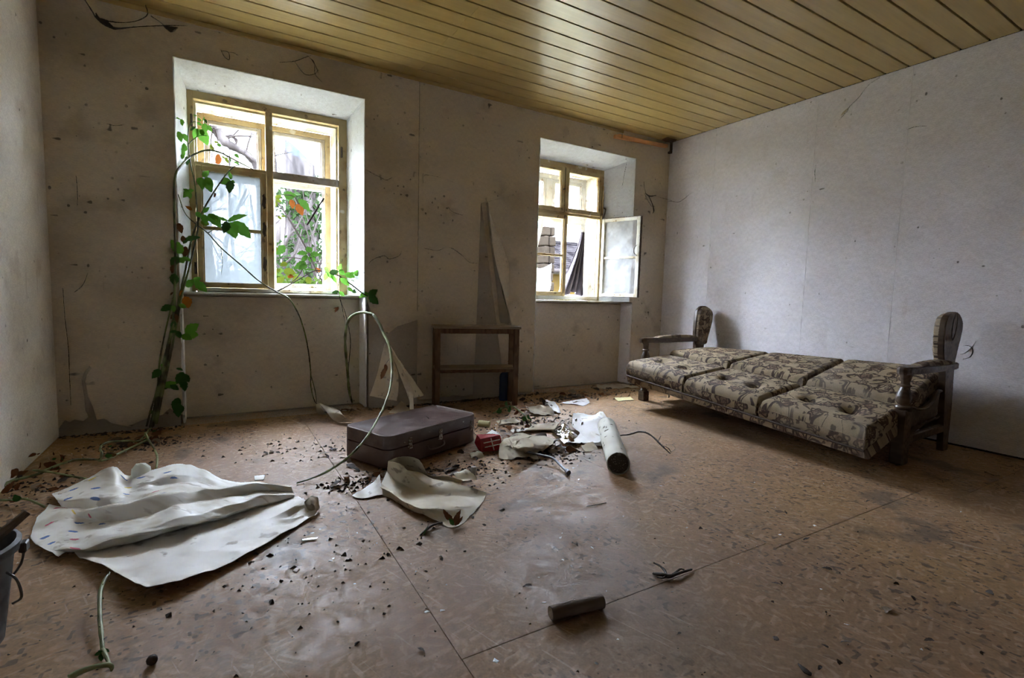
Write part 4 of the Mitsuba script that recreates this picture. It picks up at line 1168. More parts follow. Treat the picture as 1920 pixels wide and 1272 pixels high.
st_ = thing('wooden_slat', 'rough dark stick poking out of the bucket', 'stick')
part(st_, 'wood', tube([bc + [-0.06, -0.02, 0.03], bc + [0.05, 0.0, 0.22], bc + [0.150, 0.045, 0.315]], [0.012, 0.014, 0.010], 7, 5, knob=0.4), 'm_log', smooth=40)

# lath and bracket in the corner under the ceiling
mat('m_lath', lambda p, n, uv: mix((0.72, 0.40, 0.18), (0.55, 0.28, 0.13), noise(p.x * 6, p.y * 60, p.z * 60)), 0.7)
lt = thing('lath', 'orange wooden lath hanging loose under the ceiling in the far corner', 'lath')
part(lt, 'strip', hull([(x, y, z) for x, zz in ((3.42, 2.515), (4.15, 2.545)) for y in (3.862, 3.892) for z in (zz - 0.016, zz + 0.016)]), 'm_lath')
part(lt, 'strip', hull([(3.42, 3.862, 2.515), (3.42, 3.892, 2.515), (3.46, 3.862, 2.542), (3.46, 3.892, 2.542), (3.80, 3.862, 2.548), (3.80, 3.892, 2.548), (3.80, 3.862, 2.540), (3.80, 3.892, 2.540)]), 'm_lath')
part(lt, 'nail', tube([(3.50, 3.86, 2.50), (3.495, 3.85, 2.55)], 0.002, 5, 1), 'm_wire')
bkt = thing('bracket', 'dark metal hanger bracket in the far ceiling corner', 'bracket')
part(bkt, 'plate', cat([bx((4.150, 3.800, 2.47), (4.156, 3.835, 2.598), 0.001), bx((4.10, 3.800, 2.575), (4.156, 3.835, 2.582), 0.001), bx((4.128, 3.798, 2.455), (4.158, 3.84, 2.475), 0.003)]), 'm_edge_dark')
part(bkt, 'ceiling_batten', bx((4.06, 3.78, 2.582), (4.19, 3.86, 2.5995), 0.002), 'm_pine')
# ---------------------------------------------------------------- cloths and papers
def flecks(p, n, uv):
    """Print of the oilcloth: short slanting dabs of blue, red and yellow on white (only on the printed end)."""
    x, y = mi.Float(uv.x) * 9.0, mi.Float(uv.y) * 9.0
    i, j = dr.floor(x), dr.floor(y)
    dx = x - i - 0.5 - 0.35 * (cell_rand(i, j, 1) - 0.5)
    dy = y - j - 0.5 - 0.35 * (cell_rand(i, j, 2) - 0.5)
    q = cell_rand(i, j, 3)
    a = dx * 0.94 + dy * 0.34
    b = -dx * 0.34 + dy * 0.94
    dab = 1 - smoothstep(0.7, 1.0, dr.sqrt(dr.square(a / 0.24) + dr.square(b / 0.12)) + 0.25 * noise(x * 6, y * 6, 2.0))
    col = dr.select(q < 0.42, mi.Color3f(0.05, 0.13, 0.36), dr.select(q < 0.68, mi.Color3f(0.50, 0.10, 0.18), mi.Color3f(0.62, 0.50, 0.10)))
    col = dr.select(q > 0.86, mi.Color3f(0.66, 0.66, 0.63), col)
    base = mix((0.66, 0.66, 0.63), (0.50, 0.48, 0.42), smoothstep(0.45, 0.75, fbm(mi.Float(uv.x) * 9, mi.Float(uv.y) * 9, 1.0, 4)))
    base = mix(base, (0.22, 0.19, 0.15), smoothstep(0.68, 0.80, fbm(mi.Float(uv.x) * 22, mi.Float(uv.y) * 22, 5.0, 3)) * 0.5)
    return mix(base, col, dab * smoothstep(0.02, -0.02, mi.Float(uv.x) - 0.46 + 0.5 * (mi.Float(uv.y) - 0.30)) * 0.9)


mat('m_oilcloth', flecks, 0.45, specular=0.4)


def plain_cloth(base, dirt, s):
    def fn(p, n, uv):
        c = mix(base, dirt, smoothstep(0.42, 0.75, fbm(p.x * 7 + s, p.y * 7, p.z * 7, 4)))
        return mix(c, (0.15, 0.12, 0.09), smoothstep(0.66, 0.76, fbm(p.x * 24 + s, p.y * 24, p.z * 24, 3)) * 0.6)
    return fn


mat('m_backing', plain_cloth((0.62, 0.61, 0.58), (0.46, 0.43, 0.37), 3.0), 0.55)
mat('m_canvas', plain_cloth((0.52, 0.48, 0.38), (0.42, 0.37, 0.27), 7.0), 0.6)
mat('m_white_paper', plain_cloth((0.66, 0.67, 0.68), (0.55, 0.54, 0.50), 11.0), 0.8)
mat('m_old_paper', plain_cloth((0.40, 0.36, 0.275), (0.27, 0.22, 0.155), 15.0), 0.85)
mat('m_yellow_paper', (0.58, 0.54, 0.30), 0.8)


def crumple(rows, n, m, bumps, seed, freq=9.0, scale_uv=1.0, th=0.0012):
    g = loft(rows, n, m, bumps, seed, freq)
    g[..., 2] = np.maximum(g[..., 2], 0.002)
    du = np.concatenate([np.zeros((1, m)), np.cumsum(np.linalg.norm(np.diff(g, axis=0), axis=2), 0)])
    dv = np.concatenate([np.zeros((n, 1)), np.cumsum(np.linalg.norm(np.diff(g, axis=1), axis=2), 1)], 1)
    return sheet(g, th, np.stack([dv, du], -1) * scale_uv)


# the big oilcloth: rows of points from its far edge to its near edge, each along the folds
tc = thing('oilcloth', 'large crumpled white oilcloth with coloured dabs spread on the floor at the left', 'tablecloth')
rows = [
    [(-0.627, 2.785, 0.012), (-0.549, 2.873, 0.02), (-0.43, 2.829, 0.085), (-0.382, 2.865, 0.03), (-0.327, 2.838, 0.035), (-0.246, 2.808, 0.06), (-0.164, 2.85, 0.055), (-0.065, 2.725, 0.05), (0.025, 2.578, 0.03), (0.172, 2.504, 0.02), (0.27, 2.39, 0.02)],
    [(-0.605, 2.714, 0.02), (-0.518, 2.699, 0.03), (-0.394, 2.667, 0.05), (-0.358, 2.728, 0.015), (-0.297, 2.667, 0.05), (-0.238, 2.703, 0.045), (-0.155, 2.676, 0.06), (-0.063, 2.608, 0.05), (0.024, 2.506, 0.04), (0.169, 2.462, 0.03), (0.268, 2.356, 0.03)],
    [(-0.582, 2.659, 0.02), (-0.48, 2.586, 0.035), (-0.376, 2.561, 0.045), (-0.334, 2.601, 0.02), (-0.282, 2.64, 0.03), (-0.227, 2.683, 0.02), (-0.152, 2.609, 0.045), (-0.062, 2.557, 0.04), (0.024, 2.45, 0.05), (0.166, 2.421, 0.04), (0.266, 2.336, 0.035)],
    [(-0.565, 2.636, 0.005), (-0.498, 2.585, 0.005), (-0.447, 2.535, 0.01), (-0.376, 2.513, 0.02), (-0.304, 2.497, 0.03), (-0.237, 2.465, 0.05), (-0.153, 2.452, 0.06), (-0.06, 2.437, 0.06), (0.051, 2.408, 0.06), (0.168, 2.348, 0.075), (0.263, 2.309, 0.05)],
    [(-0.611, 2.669, 0.006), (-0.531, 2.583, 0.008), (-0.435, 2.404, 0.055), (-0.354, 2.367, 0.07), (-0.289, 2.377, 0.075), (-0.221, 2.388, 0.08), (-0.149, 2.38, 0.085), (-0.058, 2.388, 0.075), (0.05, 2.366, 0.075), (0.166, 2.326, 0.085), (0.267, 2.321, 0.05)],
    [(-0.622, 2.574, 0.006), (-0.539, 2.499, 0.006), (-0.454, 2.444, 0.006), (-0.355, 2.358, 0.012), (-0.285, 2.323, 0.02), (-0.226, 2.328, 0.025), (-0.164, 2.31, 0.05), (-0.059, 2.346, 0.04), (0.05, 2.367, 0.03), (0.168, 2.359, 0.035), (0.276, 2.326, 0.02)],
    [(-0.609, 2.444, 0.006), (-0.532, 2.39, 0.006), (-0.439, 2.342, 0.012), (-0.36, 2.282, 0.02), (-0.285, 2.254, 0.03), (-0.22, 2.262, 0.04), (-0.156, 2.255, 0.07), (-0.057, 2.281, 0.06), (0.048, 2.302, 0.05), (0.165, 2.313, 0.045), (0.275, 2.285, 0.03)],
    [(-0.586, 2.322, 0.01), (-0.517, 2.286, 0.01), (-0.432, 2.219, 0.02), (-0.348, 2.154, 0.045), (-0.275, 2.111, 0.055), (-0.213, 2.101, 0.065), (-0.151, 2.116, 0.075), (-0.055, 2.155, 0.07), (0.046, 2.198, 0.065), (0.159, 2.237, 0.06), (0.275, 2.266, 0.03)],
    [(-0.537, 2.22, 0.014), (-0.494, 2.177, 0.014), (-0.449, 2.123, 0.03), (-0.395, 2.092, 0.035), (-0.337, 2.087, 0.05), (-0.271, 2.074, 0.055), (-0.21, 2.066, 0.06), (-0.149, 2.08, 0.06), (-0.054, 2.112, 0.05), (0.044, 2.168, 0.04), (0.158, 2.226, 0.03), (0.269, 2.27, 0.02)],
    [(-0.467, 2.111, 0.018), (-0.459, 2.139, 0.014), (-0.44, 2.145, 0.01), (-0.394, 2.125, 0.01), (-0.336, 2.115, 0.012), (-0.269, 2.111, 0.015), (-0.21, 2.132, 0.015), (-0.156, 2.164, 0.015), (-0.056, 2.184, 0.012), (0.045, 2.221, 0.01), (0.16, 2.265, 0.01), (0.274, 2.281, 0.01)],
]
me, uu = crumple(rows, 52, 70, 0.009, 3, 13.0)
part(tc, 'cloth', me, 'm_oilcloth', smooth=True, uv=uu)
bs = thing('backing_sheet', 'plain dirty white sheet with a straight near edge lying half under the oilcloth', 'sheet')
rows = [
    [(-0.423, 2.169, 0.006), (-0.329, 2.17, 0.006), (-0.215, 2.192, 0.006), (-0.117, 2.219, 0.006), (0.047, 2.287, 0.008), (0.209, 2.309, 0.012), (0.289, 2.259, 0.03)],
    [(-0.431, 2.136, 0.012), (-0.326, 2.097, 0.012), (-0.207, 2.107, 0.012), (-0.096, 2.135, 0.012), (0.063, 2.206, 0.012), (0.224, 2.248, 0.018), (0.3, 2.214, 0.035)],
    [(-0.405, 2.067, 0.02), (-0.283, 1.988, 0.02), (-0.168, 1.989, 0.018), (-0.052, 2.034, 0.018), (0.094, 2.071, 0.02), (0.241, 2.119, 0.035), (0.303, 2.174, 0.04)],
    [(-0.332, 1.957, 0.03), (-0.236, 1.881, 0.025), (-0.132, 1.889, 0.02), (-0.019, 1.932, 0.018), (0.126, 2.001, 0.016), (0.259, 2.108, 0.02), (0.317, 2.133, 0.03)],
    [(-0.272, 1.853, 0.035), (-0.207, 1.802, 0.03), (-0.114, 1.822, 0.022), (0.004, 1.864, 0.018), (0.139, 1.943, 0.014), (0.273, 2.066, 0.012), (0.331, 2.111, 0.02)],
    [(-0.221, 1.756, 0.042), (-0.184, 1.727, 0.042), (-0.103, 1.74, 0.03), (0.018, 1.806, 0.02), (0.146, 1.914, 0.012), (0.279, 2.036, 0.01), (0.335, 2.089, 0.012)],
]
me, uu = crumple(rows, 44, 90, 0.007, 7, 16.0)
part(bs, 'sheet', me, 'm_backing', smooth=True, uv=uu)
part(bs, 'torn_tip', crumple([[(0.298, 2.138, 0.05), (0.328, 2.158, 0.06), (0.351, 2.148, 0.05)], [(0.292, 2.16, 0.02), (0.316, 2.094, 0.05), (0.352, 2.141, 0.02)], [(0.3, 2.099, 0.015), (0.324, 2.099, 0.01), (0.355, 2.134, 0.006)]], 14, 16, 0.012, 5, 40.0)[0], 'm_old_paper', smooth=True)
gl = lathe([(0.0, 0.0), (0.030, 0.002), (0.040, 0.02), (0.036, 0.045), (0.022, 0.065), (0.0, 0.072)], 20)
gl.vertices += 0.012 * (meshkit.fbm(gl.vertices * 30, 2, 3) - 0.5)[:, None]
gl.apply_translation((-0.321, 2.833, 0.02))
mat('m_milky', (0.60, 0.62, 0.54), 0.3, spec_trans=0.0)
solo('milky_bulb', gl, 'm_milky', 'milky white round plastic bulb lying at the far edge of the oilcloth', 'bulb', smooth=40)

# beige canvas in front of the suitcase
cv = thing('canvas', 'stiff crumpled beige canvas lying in front of the suitcase', 'cloth')
rows = [
    [(0.675, 2.238, 0.13), (0.708, 2.205, 0.13), (0.739, 2.205, 0.11), (0.754, 2.18, 0.09), (0.785, 2.18, 0.085), (0.852, 2.167, 0.055), (0.909, 2.077, 0.045), (0.983, 2.003, 0.03), (1.046, 1.953, 0.014)],
    [(0.685, 2.279, 0.09), (0.716, 2.229, 0.07), (0.749, 2.18, 0.055), (0.795, 2.12, 0.045), (0.842, 2.074, 0.035), (0.927, 1.997, 0.022), (1.042, 1.945, 0.01)],
    [(0.696, 2.324, 0.05), (0.713, 2.219, 0.03), (0.753, 2.147, 0.015), (0.801, 2.067, 0.01), (0.858, 2.019, 0.012), (0.934, 1.954, 0.012), (1.031, 1.934, 0.006)],
    [(0.649, 2.258, 0.02), (0.681, 2.155, 0.02), (0.71, 2.056, 0.014), (0.755, 2.011, 0.02), (0.811, 1.936, 0.03), (0.858, 1.845, 0.03), (0.98, 1.877, 0.008)],
    [(0.628, 2.21, 0.03), (0.648, 2.089, 0.035), (0.673, 1.949, 0.04), (0.706, 1.88, 0.035), (0.76, 1.84, 0.04), (0.821, 1.817, 0.03), (0.93, 1.829, 0.01)],
    [(0.624, 2.181, 0.006), (0.658, 2.084, 0.006), (0.69, 1.963, 0.006), (0.722, 1.86, 0.006), (0.758, 1.766, 0.006), (0.782, 1.728, 0.008), (0.839, 1.751, 0.008)],
]
me, uu = crumple(rows, 22, 20, 0.010, 11, 11.0, th=0.0016)
part(cv, 'cloth', me, 'm_canvas', smooth=18)
part(cv, 'side_flap', crumple([[(0.654, 2.304, 0.05), (0.621, 2.294, 0.02), (0.563, 2.262, 0.008), (0.504, 2.215, 0.006)], [(0.638, 2.228, 0.04), (0.607, 2.241, 0.018), (0.564, 2.225, 0.006), (0.509, 2.195, 0.005)], [(0.627, 2.155, 0.01), (0.595, 2.163, 0.008), (0.561, 2.159, 0.006), (0.523, 2.175, 0.005)]], 16, 24, 0.004, 6, 20.0)[0], 'm_backing', smooth=True)

part(cv, 'loop_fold', crumple([[(0.675, 2.238, 0.13), (0.722, 2.25, 0.14), (0.76, 2.207, 0.15), (0.802, 2.177, 0.14), (0.83, 2.174, 0.09), (0.865, 2.206, 0.04), (0.943, 2.182, 0.035), (0.994, 2.108, 0.03)], [(0.724, 2.345, 0.02), (0.771, 2.34, 0.03), (0.8, 2.298, 0.05), (0.82, 2.232, 0.06), (0.851, 2.221, 0.04), (0.878, 2.227, 0.02), (0.95, 2.184, 0.012), (0.999, 2.117, 0.008)], [(0.724, 2.328, 0.004), (0.775, 2.335, 0.004), (0.819, 2.337, 0.004), (0.855, 2.311, 0.004), (0.877, 2.267, 0.004), (0.892, 2.22, 0.004), (0.944, 2.156, 0.004), (0.987, 2.104, 0.004)]], 9, 18, 0.004, 15, 14.0)[0], 'm_canvas', smooth=18)

# the pile in the middle: papers, foil, packet, rod
cr = thing('crumpled_paper', 'creased grey-white paper in the middle of the rubbish heap, propped over a dark rod', 'paper')
rows = [
    [(1.568, 2.595, 0.06), (1.626, 2.607, 0.06), (1.702, 2.569, 0.04), (1.806, 2.57, 0.02), (1.811, 2.49, 0.02)],
    [(1.509, 2.571, 0.05), (1.44, 2.358, 0.09), (1.575, 2.464, 0.07), (1.606, 2.366, 0.06), (1.652, 2.311, 0.05)],
    [(1.44, 2.529, 0.05), (1.438, 2.4, 0.06), (1.395, 2.249, 0.09), (1.501, 2.29, 0.07), (1.614, 2.32, 0.04)],
    [(1.395, 2.46, 0.03), (1.437, 2.445, 0.035), (1.478, 2.43, 0.04), (1.487, 2.35, 0.03), (1.552, 2.31, 0.02)],
    [(1.345, 2.375, 0.006), (1.39, 2.333, 0.006), (1.445, 2.326, 0.012), (1.481, 2.282, 0.02), (1.528, 2.245, 0.012)],
]
part(cr, 'paper', crumple(rows, 20, 18, 0.014, 21, 20.0)[0], 'm_old_paper', smooth=15)
wp = thing('printed_paper', 'crumpled white paper sheet with small dark print lying beside the pipe', 'paper')
rows = [
    [(2.231, 2.848, 0.07), (2.331, 2.867, 0.06), (2.433, 2.864, 0.03), (2.471, 2.814, 0.07), (2.421, 2.685, 0.04)],
    [(2.176, 2.787, 0.05), (2.207, 2.723, 0.05), (2.228, 2.643, 0.07), (2.307, 2.64, 0.07), (2.366, 2.611, 0.04)],
    [(2.093, 2.683, 0.03), (2.112, 2.614, 0.03), (2.139, 2.569, 0.06), (2.202, 2.555, 0.06), (2.312, 2.572, 0.04)],
    [(2.068, 2.557, 0.02), (2.045, 2.473, 0.03), (2.062, 2.442, 0.05), (2.081, 2.39, 0.04), (2.18, 2.443, 0.05)],
    [(1.939, 2.459, 0.012), (1.971, 2.413, 0.02), (2.004, 2.391, 0.015), (1.997, 2.301, 0.03), (2.116, 2.359, 0.03)],
    [(1.818, 2.399, 0.03), (1.885, 2.379, 0.02), (1.963, 2.371, 0.012), (1.982, 2.302, 0.015), (2.037, 2.286, 0.012)],
]
part(wp, 'paper', crumple(rows, 22, 20, 0.008, 31, 18.0)[0], 'm_white_paper', smooth=18)
for q, (w_, h_) in zip([(2.176, 2.745, 0.052), (2.159, 2.656, 0.048), (2.102, 2.684, 0.04)], ((0.035, 0.012), (0.032, 0.018), (0.012, 0.008))):
    part(wp, 'print_mark', hull([np.array(q) + [a_ * w_ * 0.5 * 0.86 + dz * 0.002, a_ * w_ * 0.25 - 0.004 + dz * 0.004, b_ * h_ * 0.5 + 0.002] for a_ in (-1, 1) for b_ in (-1, 1) for dz in (0, 1)]), 'm_edge_dark')
scene['m_foil'] = {'type': 'twosided', 'bsdf': {'type': 'roughconductor', 'material': 'Al', 'alpha': 0.12}}
gf = quad((1.934, 2.699, 0), (1.838, 2.425, 0), (2.02, 2.518, 0), (2.114, 2.797, 0), 22, 22)
gf[..., 2] = 0.012 + 0.075 * meshkit.fbm(gf * 26, 3, 4) * np.outer(np.sin(np.linspace(0.15, 3.0, 22)), np.sin(np.linspace(0.15, 3.0, 22)))
solo('foil', sheet(gf, 0.0006), 'm_foil', 'crinkled silver foil wrapper beside the white printed paper', 'foil', smooth=False)
mat('m_red', lambda p, n, uv: mix((0.34, 0.025, 0.025), (0.20, 0.02, 0.02), noise(p.x * 40, p.y * 40, p.z * 40)), 0.4)
mat('m_print_white', (0.6, 0.58, 0.55), 0.5)
pk = thing('red_packet', 'crushed red and white packet beside the suitcase corner', 'packet')
pc_, pr_ = np.array((1.381, 2.532, 0.044)), np.array((1.365, 2.612, 0.044))
rj = np.random.default_rng(12)
ctr = (pc_ + pr_) / 2 + (pc_ - pr_) * 0.2
pm = hull([ctr + [sx * 0.066, sy * 0.030 + 0.012 * sz, sz * 0.040 - 0.002] + rj.normal(0, 0.006, 3) for sx in (-1, -0.4, 0.5, 1) for sy in (-1, 1) for sz in (-1, 0.2, 1)])
part(pk, 'wrapper', pm, 'm_red')
for (xa, za), (xb, zb) in (((-0.05, 0.012), (0.06, 0.020)), ((-0.045, -0.012), (0.058, -0.006)), ((0.0, 0.034), (0.012, -0.034))):
    part(pk, 'printed_stripe', tube([ctr + [xa, -0.037 + 0.3 * za, za], ctr + [xb, -0.037 + 0.3 * zb, zb]], 0.0034, 5, 3), 'm_print_white')
part(pk, 'torn_lid', crumple([[(1.421, 2.67, 0.055), (1.474, 2.699, 0.065), (1.51, 2.668, 0.055)], [(1.394, 2.606, 0.055), (1.431, 2.607, 0.07), (1.496, 2.628, 0.05)], [(1.393, 2.563, 0.06), (1.424, 2.554, 0.065), (1.496, 2.615, 0.04)]], 12, 14, 0.012, 9, 40.0)[0], 'm_white_paper', smooth=True)
ro = thing('dark_rod', 'thin dark metal rod lying across the near side of the rubbish heap', 'rod')
rp = [(1.495, 2.334, 0.04), (1.535, 2.257, 0.035), (1.579, 2.181, 0.03), (1.573, 2.106, 0.018), (1.554, 2.014, 0.01)]
mat('m_gunmetal', (0.10, 0.105, 0.115), 0.35, metallic=0.4)
part(ro, 'shaft', tube(rp, 0.0065, 10, 5), 'm_gunmetal', smooth=40)
dd = np.array(rp[-1]) - rp[-2]
dd /= np.linalg.norm(dd)
part(ro, 'knob', tube([np.array(rp[-1]) - dd * 0.012 + [0, 0, .004], np.array(rp[-1]) + dd * 0.016 + [0, 0, .004]], [0.012, 0.013], 10, 1), 'm_gunmetal', smooth=40)


def scrap(name, quadpts, label, category, m, bumps=0.004, seed=1, n=14, group=None):
    rows_ = [np.linspace(quadpts[0], quadpts[1], 4), np.linspace(quadpts[3], quadpts[2], 4)]
    return solo(name, crumple(rows_, n, n, bumps, seed, 18.0)[0], m, label, category, group, smooth=True)


scrap('paper_sheet', [(2.55, 3.432, 0.004), (2.748, 3.409, 0.02), (2.829, 3.39, 0.012), (2.663, 3.258, 0.006)], 'folded white sheet of paper lying alone beyond the pipe', 'paper', 'm_white_paper', 0.006, 3)
scrap('paper_sheet', [(2.6, 3.437, 0.008), (2.867, 3.473, 0.012), (2.8, 3.346, 0.004), (2.695, 3.276, 0.004)], 'second white sheet just showing under the folded one beyond the pipe', 'paper', 'm_white_paper', 0.002, 4)
scrap('note', [(3.118, 3.391, 0.012), (3.307, 3.368, 0.006), (3.233, 3.25, 0.01), (3.083, 3.296, 0.004)], 'pale yellow note lying by the far foot of the sofa bed', 'paper', 'm_yellow_paper', 0.003, 5)
scrap('wallpaper_scrap', [(3.337, 3.899, 0.03), (3.669, 3.831, 0.03), (3.759, 3.704, 0.006), (3.286, 3.805, 0.006)], 'long brownish strip of fallen wallpaper along the wall under the right window', 'wallpaper', 'm_old_paper', 0.012, 6, 20)
# curled paper left of the arching cane
wc = thing('wallpaper_scrap', 'curled torn piece of wallpaper on the floor under the left window', 'wallpaper')
part(wc, 'curl', crumple([[(0.635, 3.81, 0.1), (0.651, 3.629, 0.07), (0.673, 3.559, 0.03), (0.712, 3.539, 0.004)], [(0.685, 3.616, 0.1), (0.72, 3.54, 0.09), (0.739, 3.463, 0.06), (0.803, 3.522, 0.006)], [(0.633, 3.958, 0.05), (0.611, 3.777, 0.03), (0.664, 3.744, 0.02), (0.687, 3.77, 0.02)]][:2], 16, 20, 0.004, 7, 14.0)[0], 'm_old_paper', smooth=True)
part(wc, 'flap', crumple([[(0.613, 3.83, 0.09), (0.619, 3.828, 0.03), (0.64, 3.818, 0.006)], [(0.633, 3.772, 0.1), (0.644, 3.714, 0.06), (0.685, 3.798, 0.006)]], 12, 12, 0.004, 8, 14.0)[0], 'm_old_paper', smooth=True)
# torn wallpaper hanging by the pier
hw = thing('hanging_wallpaper', 'pale torn wallpaper hanging bent over in front of the pier beside the left window', 'wallpaper')
mat('m_paper_back', plain_cloth((0.72, 0.68, 0.58), (0.60, 0.55, 0.45), 19.0), 0.85)
part(hw, 'front_sheet', crumple([[(1.087, 3.7, 0.54), (1.052, 3.66, 0.456), (0.996, 3.6, 0.308), (0.935, 3.56, 0.171)], [(1.141, 3.7, 0.489), (1.133, 3.66, 0.372), (1.107, 3.6, 0.242), (1.072, 3.56, 0.132)], [(1.166, 3.74, 0.381), (1.188, 3.7, 0.302), (1.173, 3.64, 0.19), (1.149, 3.6, 0.109)]], 16, 20, 0.004, 3, 12.0)[0], 'm_paper_back', smooth=True)
part(hw, 'rolled_strip', crumple([[(1.119, 3.74, 0.547), (1.16, 3.72, 0.417), (1.213, 3.7, 0.26), (1.276, 3.68, 0.083)], [(1.128, 3.7, 0.518), (1.182, 3.66, 0.39), (1.241, 3.62, 0.262), (1.292, 3.58, 0.13)], [(1.157, 3.74, 0.485), (1.24, 3.72, 0.347), (1.321, 3.7, 0.228), (1.393, 3.68, 0.115)]], 16, 24, 0.006, 5, 12.0)[0], 'm_paper_back', smooth=True)
part(hw, 'torn_tail', crumple([[(1.249, 3.64, 0.163), (1.255, 3.62, 0.105), (1.249, 3.6, 0.035)], [(1.28, 3.62, 0.165), (1.278, 3.6, 0.115), (1.276, 3.58, 0.037)]], 8, 10, 0.004, 6, 20.0)[0], 'm_paper_back', smooth=True)
scrap('wallpaper_scrap', [(1.104, 3.665, 0.01), (1.18, 3.583, 0.11), (1.251, 3.583, 0.03), (1.18, 3.557, 0.01)], 'small tent-shaped scrap of wallpaper on the floor behind the suitcase', 'wallpaper', 'm_old_paper', 0.004, 8)
scrap('wallpaper_scrap', [(2.148, 3.374, 0.02), (2.289, 3.236, 0.04), (2.241, 3.078, 0.01), (2.081, 3.15, 0.01)], 'dirty rolled scrap of paper beside the right foot of the shelf stand', 'wallpaper', 'm_old_paper', 0.02, 9)
mat('m_cork', (0.30, 0.27, 0.24), 0.8)
ck = lathe([(0, 0), (0.014, 0), (0.015, 0.004), (0.015, 0.034), (0.013, 0.038), (0, 0.038)], 16)
ck.apply_translation((1.119, 2.234, 0))
solo('bottle_stopper', ck, 'm_cork', 'small grey stopper standing upright on the floor to the right of the beige canvas', 'stopper', smooth=35)
tu = thing('cardboard_tube', 'short yellowish cardboard roll behind the right corner of the suitcase', 'tube')
part(tu, 'roll', tube([(1.568, 3.062, 0.02), (1.622, 3.005, 0.02)], 0.022, 14, 2), 'm_yellow_paper', smooth=35)
bd = thing('board', 'thin flat brownish board lying behind the creased paper in the rubbish heap', 'board')
part(bd, 'panel', hull([np.array(q) + [0, 0, h_] for q in [(1.773, 2.774, 0), (1.911, 2.875, 0), (2.106, 2.849, 0), (1.962, 2.7, 0)] for h_ in (0.012, 0.020)]), 'm_old_paper')
scrap('paper_scrap', [(1.696, 2.858, 0.01), (1.814, 2.808, 0.02), (1.8, 2.772, 0.012), (1.693, 2.802, 0.006)], 'narrow pale paper strip at the back of the rubbish heap', 'paper', 'm_white_paper', 0.01, 22)
scrap('paper_scrap', [(2.455, 3.538, 0.01), (2.421, 3.332, 0.04), (2.311, 3.104, 0.01), (2.257, 3.188, 0.01)], 'stained paper scrap standing up between the shelf stand and the folded white sheet', 'paper', 'm_white_paper', 0.015, 23)
scrap('paper_scrap', [(1.904, 2.35, 0.012), (1.958, 2.295, 0.04), (1.946, 2.231, 0.02), (1.87, 2.255, 0.004)], 'brownish torn paper scrap at the near side of the printed paper', 'paper', 'm_old_paper', 0.015, 24)
scrap('paper_scrap', [(1.725, 3.098, 0.01), (1.877, 3.089, 0.02), (1.868, 2.999, 0.01), (1.713, 3.014, 0.004)], 'flat brownish scrap of paper between the suitcase and the shelf stand', 'paper', 'm_old_paper', 0.010, 25)
scrap('paper_scrap', [(1.211, 2.476, 0.02), (1.254, 2.415, 0.05), (1.261, 2.389, 0.02), (1.203, 2.43, 0.004)], 'crushed pale scrap just in front of the right corner of the suitcase', 'paper', 'm_old_paper', 0.02, 26)
scrap('paper_scrap', [(0.995, 2.21, 0.02), (1.049, 2.189, 0.04), (1.078, 2.104, 0.02), (1, 2.145, 0.006)], 'creased greenish scrap to the right of the canvas peak', 'paper', 'm_canvas', 0.02, 27)
# ---------------------------------------------------------------- brambles
leafy('m_leaf', (0.10, 0.27, 0.035), 0.75, 0.4)
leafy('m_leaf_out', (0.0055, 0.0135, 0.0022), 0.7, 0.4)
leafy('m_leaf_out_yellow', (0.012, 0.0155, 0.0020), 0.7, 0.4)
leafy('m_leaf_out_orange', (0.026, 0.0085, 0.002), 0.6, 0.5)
leafy('m_leaf_dark', (0.035, 0.080, 0.022), 0.35, 0.4)
leafy('m_leaf_yellow', (0.13, 0.17, 0.018), 0.6, 0.5)
leafy('m_leaf_orange', (0.30, 0.095, 0.016), 0.5, 0.6)
leafy('m_leaf_brown', (0.10, 0.045, 0.020), 0.30, 0.7)
mat('m_stem', lambda p, n, uv: mix((0.10, 0.13, 0.045), (0.035, 0.030, 0.018), smoothstep(0.4, 0.6, fbm(p.x * 12, p.y * 12, p.z * 12, 3))), 0.5)
mat('m_stem_green', lambda p, n, uv: mix((0.19, 0.225, 0.095), (0.075, 0.08, 0.036), smoothstep(0.45, 0.65, fbm(p.x * 16, p.y * 16, p.z * 16, 3))), 0.5)
mat('m_stem_dark', (0.030, 0.024, 0.018), 0.7)
LEAF_OF = {'G': 'm_leaf_out', 'Y': 'm_leaf_out_yellow', 'O': 'm_leaf_out_orange', 'g': 'm_leaf', 'd': 'm_leaf_dark', 'y': 'm_leaf_yellow', 'o': 'm_leaf_orange', 'b': 'm_leaf_brown'}


def leaf_mesh(seed, wide=0.30, curl=0.10, n=9):
    """A toothed pointed leaf one unit long along x, folded on its midrib."""
    r = np.random.default_rng(seed)
    t = np.linspace(0, 1, n)
    w = wide * np.sin(PI * t ** 0.82) ** 0.8 * (1 + 0.10 * np.where(np.arange(n) % 2, 1, -1))
    w[0], w[-1] = 0.02, 0.004
    s = np.array([-1, -0.5, 0, 0.5, 1])
    z = -curl * t[:, None] ** 2 + 0.16 * np.abs(w[:, None] * s) + 0.02 * r.normal(size=(n, 5)) * (curl > 0.2)
    g = np.stack([np.repeat(t[:, None], 5, 1) - 0.05 * np.abs(s), w[:, None] * s, z], -1)
    i, j = np.meshgrid(np.arange(n - 1), np.arange(4), indexing='ij')
    a, b, c, d = (x.ravel() for x in (i * 5 + j, (i + 1) * 5 + j, (i + 1) * 5 + j + 1, i * 5 + j + 1))
    return trimesh.Trimesh(g.reshape(-1, 3), np.vstack([np.stack([a, b, c], 1), np.stack([a, c, d], 1)]), process=False)


